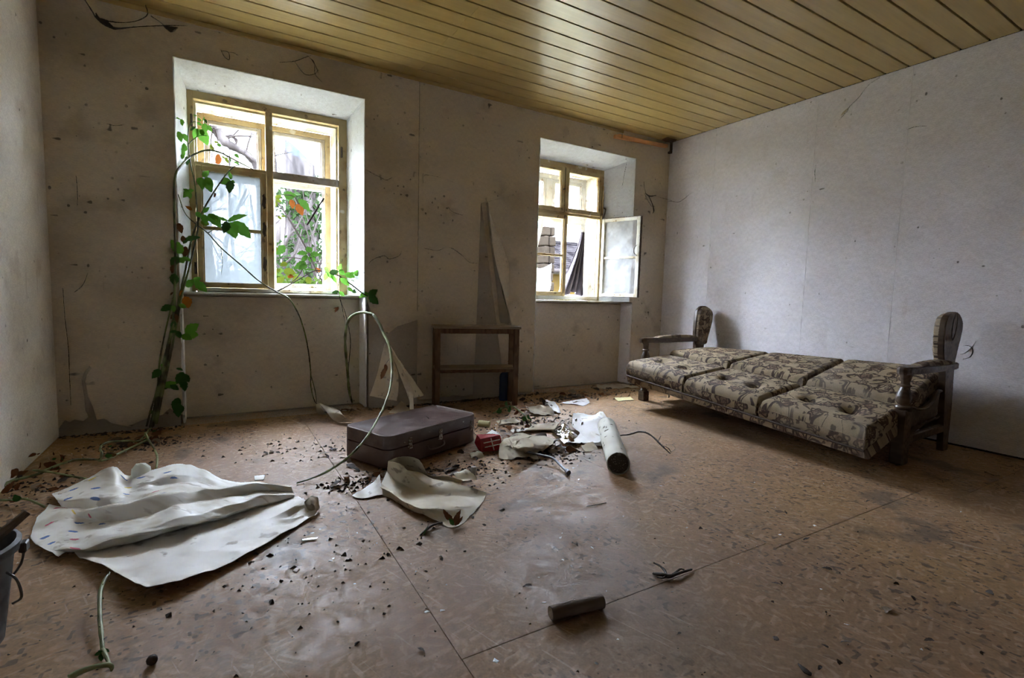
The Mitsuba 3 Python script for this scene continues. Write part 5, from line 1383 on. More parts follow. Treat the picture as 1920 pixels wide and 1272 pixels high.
LEAVES = {(m, k): mikit.ply(leaf_mesh(k, 0.33 if m not in 'b' else 0.24, 0.10 if m not in 'bo' else 0.28), LEAF_OF[m], smooth=True) for m in 'gdyobGYO' for k in range(3)}
rl = np.random.default_rng(77)


def frame_to(p0, p1, normal, s):
    x = np.asarray(p1, float) - p0
    L = np.linalg.norm(x)
    x /= L
    z = normal - x * (normal @ x)
    z /= np.linalg.norm(z)
    M = np.eye(4)
    M[:3, 0], M[:3, 1], M[:3, 2], M[:3, 3] = x * L, np.cross(z, x) * L * s, z * L, p0
    return T(M)


def add_leaves(vine, items):
    for p0, p1, m in items:
        nrm = np.array([0.15, -1.0, 0.25]) + rl.normal(0, 0.35, 3)
        scene[free(vine + '__leaf')] = {**LEAVES[(m, int(rl.integers(3)))], 'to_world': frame_to(np.array(p0), p1, nrm, rl.uniform(0.85, 1.1))}


def stems(vine, paths, m='m_stem', knob=0.3):
    for pts, r in paths:
        part(vine, 'stem', tube(pts, r, 7, 6, knob), m, smooth=True)


def thorns(vine, pts, every, size, m):
    c = curve(pts, 10)
    t = np.gradient(c, axis=0)
    out = []
    for i in range(2, len(c) - 1, every):
        d = np.cross(t[i], rl.normal(size=3))
        d /= np.linalg.norm(d)
        out.append(tube([c[i], c[i] + d * size * 0.6, c[i] + d * size + t[i] * 0.2], [size * 0.25, size * 0.15, size * 0.02], 4, 1))
    part(vine, 'thorns', cat(out), m, kind='stuff')


mat('m_dead', (0.030, 0.020, 0.014), 0.8)
mat('m_dead_pale', (0.13, 0.095, 0.065), 0.8)
mat('m_dirt', (0.030, 0.023, 0.017), 0.95)
scene['m_shard'] = {'type': 'twosided', 'bsdf': {'type': 'principled', 'base_color': rgb(0.62, 0.65, 0.66), 'roughness': 0.12, 'specular': 0.9, 'clearcoat': 1.0}}
leaves_top = [
    ((-0.176, 3.929, 1.987), (-0.201, 3.899, 1.982), 'g'), ((-0.172, 3.946, 1.99), (-0.161, 3.978, 1.957), 'g'), ((-0.085, 4.013, 2.046), (-0.109, 4.005, 2.049), 'g'), ((-0.078, 4.047, 2.057), (-0.059, 4.071, 2.06), 'g'),
    ((-0.083, 4.041, 2.039), (-0.061, 4.019, 2.023), 'g'), ((-0.084, 4.031, 2.01), (-0.059, 4.013, 1.992), 'g'), ((-0.123, 4.017, 1.948), (-0.091, 3.985, 1.974), 'd'), ((-0.084, 4.019, 1.965), (-0.112, 4.053, 1.899), 'g'),
    ((-0.077, 4.043, 1.972), (-0.043, 4.068, 1.945), 'g'), ((-0.073, 4.042, 1.97), (-0.027, 4.017, 1.87), 'g'), ((-0.061, 4.022, 1.967), (-0.056, 4.032, 1.924), 'g'), ((-0.046, 4.039, 2.013), (-0.037, 4.067, 1.957), 'g'),
    ((-0.045, 4.045, 2.048), (-0.031, 4.012, 2.013), 'd'), ((-0.027, 4.034, 2.001), (0.002, 4.048, 1.968), 'g'), ((-0.054, 4.03, 2.033), (-0.038, 4.004, 2.047), 'g'), ((-0.185, 3.869, 1.889), (-0.165, 3.899, 1.834), 'g'),
    ((-0.161, 3.987, 1.91), (-0.139, 4.017, 1.87), 'g'), ((-0.159, 3.992, 1.805), (-0.158, 3.996, 1.86), 'g'), ((-0.157, 3.996, 1.784), (-0.221, 3.966, 1.81), 'g'), ((-0.148, 4.025, 1.777), (-0.148, 4.033, 1.721), 'd'),
    ((-0.16, 3.99, 1.77), (-0.192, 3.96, 1.755), 'g'), ((-0.061, 4.034, 1.663), (-0.022, 4.028, 1.707), 'g'), ((-0.071, 4.016, 1.649), (-0.062, 4, 1.567), 'g'), ((-0.074, 4.043, 1.653), (-0.091, 4.006, 1.605), 'g'),
    ((-0.048, 4.012, 1.651), (0.002, 4.022, 1.609), 'g'), ((-0.046, 4.021, 1.644), (-0.01, 4.024, 1.56), 'g'), ((0.103, 4.029, 1.668), (0.096, 4.016, 1.718), 'g'), ((0.097, 4.05, 1.664), (0.038, 4.026, 1.631), 'g'),
    ((0.105, 4.027, 1.654), (0.089, 4.003, 1.567), 'd'), ((0.108, 4.035, 1.659), (0.128, 4.017, 1.643), 'g'), ((0.006, 4.024, 1.563), (0.008, 4.044, 1.529), 'b'), ((-0.146, 4.023, 1.553), (-0.171, 3.993, 1.559), 'g'),
    ((-0.146, 4.036, 1.555), (-0.115, 4.014, 1.563), 'g'), ((-0.146, 4.012, 1.548), (-0.173, 3.982, 1.504), 'g'), ((-0.147, 4.041, 1.553), (-0.133, 4.05, 1.507), 'g')]
leaves_out = [
    ((0.009, 4.609, 1.989), (-0.033, 4.595, 2.007), 'y'), ((0.01, 4.607, 2.045), (0.042, 4.604, 2.039), 'y'), ((0.028, 4.602, 2.026), (0.066, 4.618, 2.022), 'g'), ((0.063, 4.636, 2.029), (0.092, 4.672, 2.002), 'y'),
    ((0.03, 4.629, 1.956), (0.041, 4.666, 1.865), 'b'), ((0.06, 4.601, 1.94), (0.083, 4.584, 1.919), 'y'), ((0.08, 4.639, 1.941), (0.111, 4.661, 1.903), 'y'), ((0.111, 4.616, 1.938), (0.128, 4.651, 1.914), 'g'),
    ((0.105, 4.625, 1.985), (0.142, 4.65, 1.978), 'g'), ((0.149, 4.612, 1.975), (0.178, 4.587, 1.944), 'g'), ((0.148, 4.618, 1.919), (0.177, 4.589, 1.891), 'g'), ((-0.009, 4.615, 2.023), (-0.022, 4.652, 1.984), 'y')]
leaves_mid = [
    ((-0.03, 3.993, 1.41), (0.041, 3.954, 1.327), 'g'), ((-0.029, 3.982, 1.41), (0.029, 3.956, 1.363), 'g'), ((0.075, 4.011, 1.379), (-0.002, 4, 1.401), 'g'), ((0.084, 3.992, 1.376), (0.194, 3.96, 1.437), 'g'),
    ((0.114, 4.019, 1.374), (0.228, 4.013, 1.276), 'g'), ((0.091, 3.988, 1.365), (0.124, 3.953, 1.259), 'g'), ((0.076, 3.982, 1.367), (0.053, 3.955, 1.288), 'd'), ((-0.105, 4.007, 1.416), (-0.072, 3.979, 1.384), 'g'),
    ((-0.063, 3.982, 1.403), (-0.045, 3.981, 1.338), 'g'), ((-0.078, 3.99, 1.356), (-0.025, 4.03, 1.348), 'y'), ((-0.061, 3.985, 1.418), (-0.029, 3.987, 1.462), 'g'), ((-0.129, 4.011, 1.432), (-0.159, 3.994, 1.454), 'o')]
leaves_jamb = [
    ((-0.185, 3.875, 1.136), (-0.243, 3.864, 1.218), 'g'), ((-0.206, 3.862, 1.106), (-0.247, 3.867, 1.049), 'd'), ((-0.197, 3.866, 1.104), (-0.175, 3.911, 1.067), 'g'), ((-0.18, 3.912, 1.114), (-0.141, 3.945, 1.082), 'g'),
    ((-0.167, 3.94, 1.222), (-0.08, 3.94, 1.259), 'd'), ((-0.158, 3.916, 1.221), (-0.179, 3.901, 1.197), 'd'), ((-0.17, 3.922, 0.922), (-0.122, 3.904, 0.97), 'g'), ((-0.132, 3.922, 0.957), (-0.081, 3.944, 0.985), 'g'),
    ((-0.116, 3.919, 0.951), (-0.049, 3.892, 0.89), 'g'), ((-0.2, 3.863, 1.32), (-0.173, 3.893, 1.255), 'b'), ((-0.181, 3.905, 1.246), (-0.171, 3.939, 1.198), 'b'), ((-0.166, 3.942, 1.18), (-0.176, 3.921, 1.106), 'b'),
    ((-0.232, 3.869, 1.055), (-0.243, 3.864, 1.001), 'b'), ((-0.226, 3.86, 0.998), (-0.231, 3.866, 0.921), 'd'), ((-0.199, 3.861, 0.889), (-0.183, 3.903, 0.858), 'o'), ((-0.179, 3.912, 0.852), (-0.15, 3.942, 0.77), 'o'),
    ((-0.238, 3.865, 0.883), (-0.255, 3.864, 0.862), 'b')]
leaves_low = [
    ((-0.25, 3.849, 0.796), (-0.311, 3.858, 0.762), 'd'), ((-0.24, 3.849, 0.797), (-0.235, 3.851, 0.753), 'g'), ((-0.207, 3.845, 0.804), (-0.164, 3.856, 0.784), 'g'), ((-0.175, 3.833, 0.628), (-0.098, 3.858, 0.682), 'g'),
    ((-0.197, 3.854, 0.605), (-0.14, 3.828, 0.581), 'g'), ((-0.18, 3.854, 0.611), (-0.1, 3.882, 0.607), 'g'), ((-0.221, 3.845, 0.632), (-0.263, 3.818, 0.63), 'd'), ((-0.222, 3.852, 0.632), (-0.204, 3.83, 0.586), 'd'),
    ((-0.227, 3.854, 0.742), (-0.263, 3.864, 0.71), 'b'), ((-0.225, 3.827, 0.743), (-0.212, 3.807, 0.692), 'b'), ((-0.235, 3.844, 0.697), (-0.25, 3.848, 0.644), 'd'), ((-0.314, 3.847, 0.416), (-0.264, 3.863, 0.407), 'g'),
    ((-0.32, 3.832, 0.39), (-0.356, 3.802, 0.339), 'd'), ((-0.23, 3.853, 0.393), (-0.194, 3.824, 0.38), 'd'), ((-0.196, 3.851, 0.361), (-0.234, 3.828, 0.29), 'd'), ((-0.193, 3.849, 0.352), (-0.165, 3.866, 0.288), 'd'),
    ((-0.195, 3.851, 0.316), (-0.193, 3.854, 0.232), 'd'), ((-0.303, 3.851, 0.282), (-0.23, 3.833, 0.301), 'g'), ((-0.265, 3.845, 0.287), (-0.219, 3.835, 0.251), 'd'), ((-0.281, 3.852, 0.273), (-0.317, 3.868, 0.262), 'd'),
    ((-0.227, 3.839, 0.197), (-0.256, 3.841, 0.121), 'd'), ((-0.225, 3.826, 0.162), (-0.23, 3.798, 0.077), 'd'), ((-0.378, 3.843, 0.128), (-0.347, 3.842, 0.099), 'd'), ((-0.219, 3.851, 0.147), (-0.202, 3.857, 0.1), 'd')]
leaves_far = [
    ((0.448, 4.736, 1.693), (0.497, 4.725, 1.714), 'y'), ((0.455, 4.761, 1.678), (0.5, 4.763, 1.669), 'y'), ((0.459, 4.73, 1.654), (0.446, 4.757, 1.619), 'y'), ((0.521, 4.763, 1.72), (0.613, 4.73, 1.733), 'g'),
    ((0.574, 4.752, 1.691), (0.588, 4.742, 1.613), 'o'), ((0.621, 4.761, 1.659), (0.668, 4.746, 1.565), 'o'), ((0.633, 4.739, 1.696), (0.732, 4.738, 1.611), 'g'), ((0.472, 4.769, 1.542), (0.496, 4.737, 1.514), 'y'),
    ((0.491, 4.735, 1.54), (0.527, 4.745, 1.547), 'y')]
leaves_group = [
    ((0.494, 4.573, 1.282), (0.43, 4.574, 1.197), 'g'), ((0.663, 4.546, 1.243), (0.721, 4.589, 1.286), 'g'), ((0.668, 4.567, 1.233), (0.585, 4.537, 1.222), 'g'), ((0.695, 4.573, 1.221), (0.778, 4.537, 1.229), 'g'),
    ((0.671, 4.538, 1.206), (0.617, 4.578, 1.155), 'g'), ((0.679, 4.545, 1.197), (0.749, 4.581, 1.164), 'g'), ((0.652, 4.53, 1.146), (0.559, 4.575, 1.097), 'g'), ((0.658, 4.531, 1.134), (0.593, 4.489, 1.089), 'd'),
    ((0.645, 4.55, 1.09), (0.739, 4.531, 1.098), 'g'), ((0.633, 4.553, 1.085), (0.663, 4.601, 1.021), 'd'), ((0.511, 4.563, 1.139), (0.457, 4.533, 1.115), 'y'), ((0.488, 4.539, 1.077), (0.583, 4.544, 1.051), 'y'),
    ((0.583, 4.549, 1.038), (0.562, 4.575, 0.973), 'y'), ((0.515, 4.549, 1.03), (0.561, 4.519, 1.029), 'o'), ((0.725, 4.535, 1.087), (0.789, 4.577, 1.102), 'o'), ((0.662, 4.541, 1.029), (0.699, 4.573, 0.969), 'y'),
    ((0.427, 4.579, 0.983), (0.505, 4.594, 1.017), 'y'), ((0.43, 4.561, 1.061), (0.465, 4.574, 1.091), 'y'), ((0.424, 4.539, 1.227), (0.42, 4.569, 1.283), 'y')]
leaves_sill = [
    ((0.71, 4.019, 1.088), (0.759, 4.044, 1.063), 'g'), ((0.728, 4.014, 1.056), (0.718, 4.036, 0.991), 'g'), ((0.733, 4.029, 1.054), (0.783, 4.036, 1.008), 'g'), ((0.752, 4.018, 1.055), (0.815, 3.996, 1.069), 'd'),
    ((0.764, 4.028, 1.038), (0.806, 4.02, 0.978), 'g'), ((0.816, 4.025, 1.082), (0.834, 4.003, 1.129), 'g'), ((0.818, 4.007, 1.078), (0.857, 3.986, 1.043), 'g'), ((0.834, 4.029, 1.014), (0.897, 4.01, 0.964), 'g'),
    ((0.867, 4.032, 1.05), (0.943, 4.002, 1.032), 'g'), ((0.902, 4.022, 1.044), (0.929, 3.983, 1.067), 'g'), ((0.929, 3.984, 1.046), (0.971, 3.954, 1.083), 'g'), ((0.901, 4.017, 1.009), (0.931, 3.983, 0.998), 'd'),
    ((0.813, 4.01, 0.915), (0.763, 4.019, 0.901), 'd'), ((0.819, 4.015, 0.911), (0.86, 4.003, 0.881), 'g'), ((0.882, 4.006, 0.944), (0.916, 3.977, 0.918), 'g'), ((0.918, 4.013, 0.916), (0.958, 3.983, 0.926), 'd'),
    ((0.956, 3.909, 0.891), (1.018, 3.867, 0.904), 'g'), ((1.007, 3.864, 0.893), (1.08, 3.864, 0.94), 'd'), ((1.011, 3.863, 0.886), (1.087, 3.863, 0.825), 'd'), ((0.963, 3.882, 0.889), (0.951, 3.928, 0.865), 'g')]
v1 = thing('bramble_vine', 'tangle of bramble stems climbing the left jamb of the left window from the floor', 'vine')
stems(v1, [
    ([(-0.37, 3.84, 0.026), (-0.323, 3.84, 0.229), (-0.263, 3.85, 0.569), (-0.225, 3.86, 0.74), (-0.179, 3.92, 0.982), (-0.125, 3.99, 1.268), (-0.038, 4.02, 1.492), (0.096, 4.03, 1.725), (0.178, 4.04, 1.786)], [.011,.010,.009,.008,.007,.006,.005,.004,.003]),
    ([(-0.348, 3.82, 0.046), (-0.285, 3.84, 0.365), (-0.244, 3.85, 0.569), (-0.195, 3.87, 0.843), (-0.165, 3.93, 0.982), (-0.133, 3.97, 1.125), (-0.097, 4, 1.306), (-0.098, 4.01, 1.413), (-0.108, 4.02, 1.606), (-0.127, 4.03, 1.726), (-0.139, 4.04, 1.865), (-0.133, 4.04, 1.969), (-0.108, 4.04, 2.011), (-0.078, 4.04, 2.013)], [.009,.008,.007,.006,.006,.005,.005,.005,.004,.004,.004,.003,.003,.002]),
    ([(-0.375, 3.83, 0.022), (-0.321, 3.84, 0.298), (-0.282, 3.85, 0.501), (-0.241, 3.86, 0.706), (-0.226, 3.87, 0.945), (-0.219, 3.87, 1.115), (-0.217, 3.86, 1.382), (-0.209, 3.86, 1.597), (-0.176, 3.93, 1.698), (-0.119, 4.03, 1.79), (-0.043, 4.04, 1.839), (0.035, 4.06, 1.846), (0.131, 4.08, 1.812), (0.247, 4.1, 1.768)], [.010,.010,.009,.008,.008,.007,.007,.007,.007,.006,.006,.006,.005,.004]),
    ([(-0.396, 3.82, 0.034), (-0.371, 3.83, 0.139), (-0.335, 3.84, 0.279), (-0.314, 3.85, 0.478), (-0.254, 3.87, 0.777), (-0.218, 3.87, 0.935)], [.006,.006,.005,.005,.004,.003]),
    ([(-0.138, 4.03, 1.862), (-0.08, 4.03, 1.924), (-0.019, 4.03, 1.935)], [.003,.002,.0015]),
    ([(-0.028, 4.05, 1.949), (0.019, 4.06, 1.844), (0.098, 4.08, 1.814)], [.002,.002,.0015]),
], 'm_stem')
add_leaves(v1, leaves_top + leaves_jamb + leaves_low)
v2 = thing('bramble_vine', 'thin bramble stem slanting across the left window and hanging from its sill to the floor', 'vine')
stems(v2, [([(-0.194, 3.86, 1.5), (-0.165, 3.97, 1.401), (-0.109, 4.04, 1.345), (-0.04, 4.05, 1.289), (0.036, 4.06, 1.196), (0.166, 4.06, 1.074), (0.262, 4.05, 0.98), (0.378, 4.03, 0.902), (0.45, 4, 0.862), (0.494, 3.98, 0.796), (0.535, 3.97, 0.698), (0.573, 3.96, 0.54), (0.596, 3.95, 0.339), (0.597, 3.94, 0.199), (0.621, 3.93, 0.089), (0.651, 3.88, 0.056)], [.003,.003,.003,.004,.004,.004,.004,.005,.005,.005,.005,.005,.005,.004,.004,.004]),
           ([(-0.04, 4.04, 1.29), (0.008, 4.02, 1.325), (0.082, 4, 1.384)], [.003,.002,.002]), ([(0.034, 4.05, 1.192), (0.042, 4.05, 1.104), (0.034, 4.05, 1.011)], [.002,.0015,.001]),
           ([(0.594, 3.94, 0.3), (0.623, 3.94, 0.177), (0.635, 3.92, 0.07)], [.003,.003,.002])], 'm_stem')
add_leaves(v2, leaves_mid)
v3 = thing('bramble_vine', 'bramble shoots growing in through the broken pane over the left sill', 'vine')
stems(v3, [([(0.45, 4.9, 1.73), (0.565, 4.7, 1.494), (0.672, 4.6, 1.269), (0.719, 4.5, 1.119), (0.778, 4.45, 0.982)], [.008,.008,.007,.006,.006]),
           ([(0.383, 4.04, 0.902), (0.477, 4.2, 0.949), (0.589, 4.35, 1.013), (0.703, 4.4, 1.08), (0.775, 4.38, 1.074), (0.812, 4.2, 1.054), (0.839, 4.07, 1.031), (0.913, 4, 0.967), (0.962, 3.9, 0.911), (1, 3.86, 0.884)], [.004]),
           ([(0.837, 4.06, 1.031), (0.815, 4.03, 0.943), (0.826, 3.97, 0.821), (0.861, 3.95, 0.617)], [.0025,.002,.002,.001]),
           ([(0.643, 4.55, 1.117), (0.577, 4.5, 1.015), (0.46, 4.4, 0.932), (0.387, 4.08, 0.902)], [.004]), ([(0.442, 4.9, 1.166), (0.542, 4.75, 1.197), (0.671, 4.6, 1.179)], [.004])], 'm_twig')
OUT = {'g': 'G', 'y': 'Y', 'o': 'O', 'd': 'G', 'b': 'O'}
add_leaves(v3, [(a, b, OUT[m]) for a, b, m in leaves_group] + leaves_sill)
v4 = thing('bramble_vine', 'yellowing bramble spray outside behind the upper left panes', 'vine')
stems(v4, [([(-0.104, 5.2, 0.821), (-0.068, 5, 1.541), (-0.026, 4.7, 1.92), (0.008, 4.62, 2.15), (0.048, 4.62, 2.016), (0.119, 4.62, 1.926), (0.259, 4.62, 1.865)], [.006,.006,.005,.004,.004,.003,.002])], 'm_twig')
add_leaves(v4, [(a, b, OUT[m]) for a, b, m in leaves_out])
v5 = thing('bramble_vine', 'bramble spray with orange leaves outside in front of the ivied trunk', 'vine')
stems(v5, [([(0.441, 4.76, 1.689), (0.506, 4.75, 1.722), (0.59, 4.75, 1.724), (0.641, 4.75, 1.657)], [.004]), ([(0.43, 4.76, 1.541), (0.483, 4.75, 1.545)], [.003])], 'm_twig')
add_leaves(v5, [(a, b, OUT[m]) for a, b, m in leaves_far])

v6 = thing('bramble_cane', 'long thorny cane arching up beside the pier and down over the suitcase to the floor', 'vine')
cane = [(0.946, 4.13, 0), (0.865, 3.88, 0.149), (0.845, 3.86, 0.339), (0.821, 3.82, 0.547), (0.823, 3.76, 0.678), (0.848, 3.7, 0.744), (0.903, 3.63, 0.77), (0.958, 3.55, 0.759), (0.98, 3.48, 0.702), (0.993, 3.42, 0.635), (1.005, 3.32, 0.552), (0.987, 3.2, 0.423), (0.925, 3.04, 0.314), (0.83, 2.86, 0.232), (0.725, 2.66, 0.198), (0.62, 2.46, 0.179), (0.534, 2.4, 0.128), (0.451, 2.439, 0.06), (0.377, 2.477, 0.02), (0.309, 2.483, 0.006)]
stems(v6, [(cane[:8], [.009, .010, .010, .010, .011, .011, .011, .011]), (cane[7:14], [.011, .011, .010, .009, .008, .007, .007]), (cane[13:], [.007, .006, .006, .005, .005, .004, .003])], 'm_stem_green', 0.4)
thorns(v6, cane[2:12], 6, 0.016, 'm_stem_green')
stems(v6, [([(0.889, 3.9, 0.051), (0.866, 3.92, 0.288), (0.882, 3.92, 0.536), (0.849, 3.93, 0.741), (0.806, 3.95, 0.862)], [.003, .003, .003, .002, .001]), ([(0.998, 3.26, 0.487), (0.953, 3.24, 0.437), (0.939, 3.24, 0.385)], [.002, .0015, .001])], 'm_stem_dark')
add_leaves(v6, [((0.946, 3.24, 0.413), (0.935, 3.24, 0.335), 'b'), ((0.953, 3.24, 0.441), (0.964, 3.23, 0.395), 'b'), ((0.798, 3.95, 0.797), (0.772, 3.94, 0.756), 'b'), ((0.79, 3.95, 0.789), (0.765, 3.94, 0.789), 'b')])
v7 = thing('bramble_runner', 'green bramble runners creeping over the floor from the left window corner to the left wall', 'vine')
runs = [
    ([(-0.374, 3.825, 0.02), (-0.397, 3.501, 0.03), (-0.448, 3.477, 0.04), (-0.499, 3.415, 0.06), (-0.529, 3.36, 0.07), (-0.544, 3.309, 0.06), (-0.523, 3.215, 0.05), (-0.53, 3.196, 0.02)], [.006]),
    ([(-0.532, 3.206, 0.02), (-0.545, 3.198, 0.03), (-0.611, 3.164, 0.05), (-0.655, 3.125, 0.05), (-0.712, 3.124, 0.03), (-0.749, 3.085, 0.02), (-0.817, 3.036, 0.02), (-0.842, 2.985, 0.01)], [.0065]),
    ([(-0.759, 3.1, 0.04), (-0.685, 3.062, 0.03), (-0.606, 2.999, 0.02), (-0.515, 2.915, 0.015), (-0.456, 2.879, 0.012)], [.005]),
    ([(-0.358, 3.381, 0.1), (-0.336, 3.338, 0.06), (-0.311, 3.268, 0.04), (-0.282, 3.107, 0.03), (-0.275, 2.971, 0.01)], [.0055]),
    ([(-0.525, 3.194, 0.02), (-0.496, 3.226, 0.02), (-0.468, 3.3, 0.02), (-0.419, 3.413, 0.02), (-0.367, 3.524, 0.02)], [.006]),
    ([(-0.796, 2.813, 0.01), (-0.746, 2.761, 0.02), (-0.694, 2.72, 0.03), (-0.643, 2.667, 0.02), (-0.619, 2.645, 0.01)], [.005]),
]
stems(v7, runs, 'm_stem_green', 0.4)
thorns(v7, runs[1][0], 5, 0.014, 'm_stem_dark')
rr = np.random.default_rng(6)
items = []
for k in range(40):
    c = np.array([(-0.413, 3.55, 0), (-0.673, 3.323, 0), (-0.817, 3.163, 0), (-0.507, 3.223, 0), (-0.669, 2.762, 0)][k % 5]) + np.append(rr.normal(0, (0.07, 0.05)), rr.uniform(0.005, 0.07))
    items.append((c, c + np.append(rr.normal(0, 0.030, 2), rr.normal(0, 0.015)), 'b' if k % 4 else 'd'))
add_leaves(v7, items)
v8 = thing('bramble_shoot', 'pale green bramble shoot on the bare floor near the bottom left corner of the photo', 'vine')
sp = [(-0.296, 1.847, 0.05), (-0.301, 1.808, 0.05), (-0.304, 1.762, 0.04), (-0.29, 1.662, 0.03), (-0.273, 1.571, 0.02), (-0.262, 1.515, 0.012)]
stems(v8, [(sp, [.004,.0055,.0055,.0055,.0055,.005]), ([(-0.309, 1.423, 0.02), (-0.289, 1.427, 0.025), (-0.26, 1.422, 0.03), (-0.236, 1.415, 0.03), (-0.23, 1.417, 0.02), (-0.232, 1.424, 0.008)], [.007,.007,.006,.006,.005,.003]), ([(-0.262, 1.515, 0.012), (-0.241, 1.446, 0.02), (-0.234, 1.412, 0.03)], [.005,.004,.004])], 'm_stem_green', 0.3)
thorns(v8, sp, 7, 0.010, 'm_stem_dark')
add_leaves(v8, [((-0.261, 1.501, 0.015), (-0.277, 1.501, 0.01), 'd'), ((-0.259, 1.505, 0.015), (-0.246, 1.501, 0.01), 'd'), ((-0.261, 1.5, 0.01), (-0.26, 1.48, 0.004), 'd'), ((-0.254, 1.498, 0.012), (-0.27, 1.499, 0.02), 'd')])
v9 = thing('bramble_shoot', 'green bramble shoot arching over the floor before the right foot of the shelf stand', 'vine')
stems(v9, [([(1.784, 3.25, 0.03), (1.854, 3.251, 0.06), (1.917, 3.207, 0.08), (1.9, 3.079, 0.08), (1.904, 2.979, 0.05), (1.902, 2.902, 0.006)], [.005,.006,.007,.007,.006,.004])], 'm_stem_green', 0.3)
add_leaves(v9, [((1.858, 3.258, 0.05), (1.798, 3.216, 0.04), 'd'), ((1.895, 3.225, 0.07), (1.934, 3.326, 0.075), 'd'), ((1.926, 3.231, 0.07), (1.871, 3.175, 0.05), 'd'), ((1.914, 3.101, 0.07), (1.87, 3.065, 0.05), 'b'), ((1.904, 2.979, 0.05), (1.863, 2.949, 0.03), 'd'), ((1.893, 2.933, 0.05), (1.953, 2.984, 0.04), 'd')])
v10 = thing('dry_cane', 'dry dark twig arching over the floor to the right of the pipe', 'twig')
dc = [(2.194, 2.312, 0.05), (2.239, 2.279, 0.06), (2.288, 2.245, 0.08), (2.3, 2.193, 0.085), (2.308, 2.142, 0.07), (2.287, 2.065, 0.05), (2.286, 2.02, 0.03), (2.303, 1.998, 0.008)]
stems(v10, [(dc, [.004,.005,.005,.005,.005,.005,.004,.003]), ([(2.281, 2.051, 0.045), (2.296, 2.014, 0.04), (2.325, 2.014, 0.01)], [.003,.002,.002]), ([(2.309, 2.043, 0.05), (2.342, 2.015, 0.05), (2.347, 2.002, 0.03), (2.3, 1.992, 0.02)], [.001]), ([(2.292, 2.087, 0.06), (2.37, 2.139, 0.07)], [.002])], 'm_stem_dark', 0.4)
thorns(v10, dc, 5, 0.012, 'm_stem_dark')
v11 = thing('twig', 'small dark forked twig lying on the open floor above the log', 'twig')
stems(v11, [([(1.239, 1.119, 0.004), (1.247, 1.092, 0.012), (1.266, 1.075, 0.01), (1.3, 1.071, 0.012), (1.373, 1.073, 0.006)], [.004,.006,.006,.005,.003]), ([(1.286, 1.161, 0.008), (1.284, 1.131, 0.012), (1.279, 1.107, 0.01), (1.263, 1.083, 0.008)], [.003,.004,.005,.005]), ([(1.285, 1.075, 0.01), (1.323, 1.08, 0.016), (1.344, 1.073, 0.01)], [.004,.003,.002]), ([(1.261, 1.081, 0.01), (1.239, 1.075, 0.012), (1.23, 1.094, 0.006)], [.004,.003,.002])], 'm_stem_dark', 0.4)
v12 = thing('twig', 'blackish twig with rotten leaves at the front tip of the beige canvas', 'twig')
stems(v12, [([(0.646, 1.729, 0.004), (0.682, 1.755, 0.008), (0.714, 1.77, 0.012), (0.758, 1.778, 0.01)], [.003,.005,.005,.003])], 'm_stem_dark', 0.6)
add_leaves(v12, [((0.777, 1.77, 0.02), (0.775, 1.799, 0.06), 'b'), ((0.79, 1.758, 0.02), (0.772, 1.77, 0.05), 'b'), ((0.791, 1.749, 0.015), (0.837, 1.759, 0.05), 'b'), ((0.787, 1.73, 0.015), (0.834, 1.733, 0.03), 'b'), ((0.782, 1.728, 0.015), (0.769, 1.742, 0.04), 'd'), ((0.659, 1.728, 0.01), (0.698, 1.764, 0.02), 'd')])
gc = lathe([(0, 0), (0.016, 0.0), (0.018, 0.006), (0.017, 0.02), (0.010, 0.027), (0, 0.028)], 18)
gc.apply_translation((2.575, 4.02, 0.888))
mat('m_green_plastic', (0.03, 0.30, 0.06), 0.35)
solo('green_peg', gc, 'm_green_plastic', 'small bright green plastic peg at the left end of the right window sill', 'peg', smooth=40)

# ---------------------------------------------------------------- fallen leaves, chips and splinters
DRY = [mikit.ply(leaf_mesh(30 + k, 0.26, 0.35), m, smooth=True) for k, m in enumerate(('m_leaf_brown', 'm_dead', 'm_dead_pale', 'm_dead'))]


def scatter(name, source, spots, label, category, group, size, seed, lift=0.006):
    r = np.random.default_rng(seed)
    for (c, sx, sy, n) in spots:
        for _ in range(n):
            s = size * r.uniform(0.6, 1.4)
            k = int(r.integers(len(source)))
            reuse(name, source[k], Rz(r.uniform(0, 6.28), (c[0] + r.normal(0, sx), min(c[1] + r.normal(0, sy), 3.86), lift + r.uniform(0, 0.014)), r.normal(0, 0.5), r.normal(0, 0.4), s), label.replace('withered', ('withered reddish', 'withered blackish', 'withered pale tan', 'withered blackish')[k]).replace(' brown', '').replace(' dark', ''), category, group)


scatter('dry_leaf', DRY, [((0.999, 2.285, 0), 0.10, 0.07, 13), ((1.247, 2.548, 0), 0.06, 0.05, 6), ((1.056, 2.215, 0), 0.05, 0.04, 4)], 'withered brown leaf lying between the suitcase and the beige canvas', 'leaf', 'withered leaves between the suitcase and the canvas', 0.07, 1)
scatter('dry_leaf', DRY, [((1.612, 2.371, 0), 0.08, 0.07, 8), ((1.698, 2.33, 0), 0.08, 0.06, 16), ((1.85, 2.348, 0), 0.05, 0.05, 8), ((1.8, 2.718, 0), 0.12, 0.06, 8), ((1.878, 2.907, 0), 0.14, 0.08, 12)], 'withered brown leaf in the rubbish heap beside the pipe', 'leaf', 'withered leaves in the rubbish heap', 0.07, 2)
scatter('dry_leaf', DRY, [((2.236, 3.388, 0), 0.16, 0.08, 20), ((2.75, 3.638, 0), 0.22, 0.07, 22), ((3.208, 3.81, 0), 0.2, 0.05, 12), ((1.583, 3.535, 0), 0.2, 0.05, 8)], 'withered dark leaf in the litter along the wall under the right window', 'leaf', 'withered leaves along the window wall', 0.072, 3)
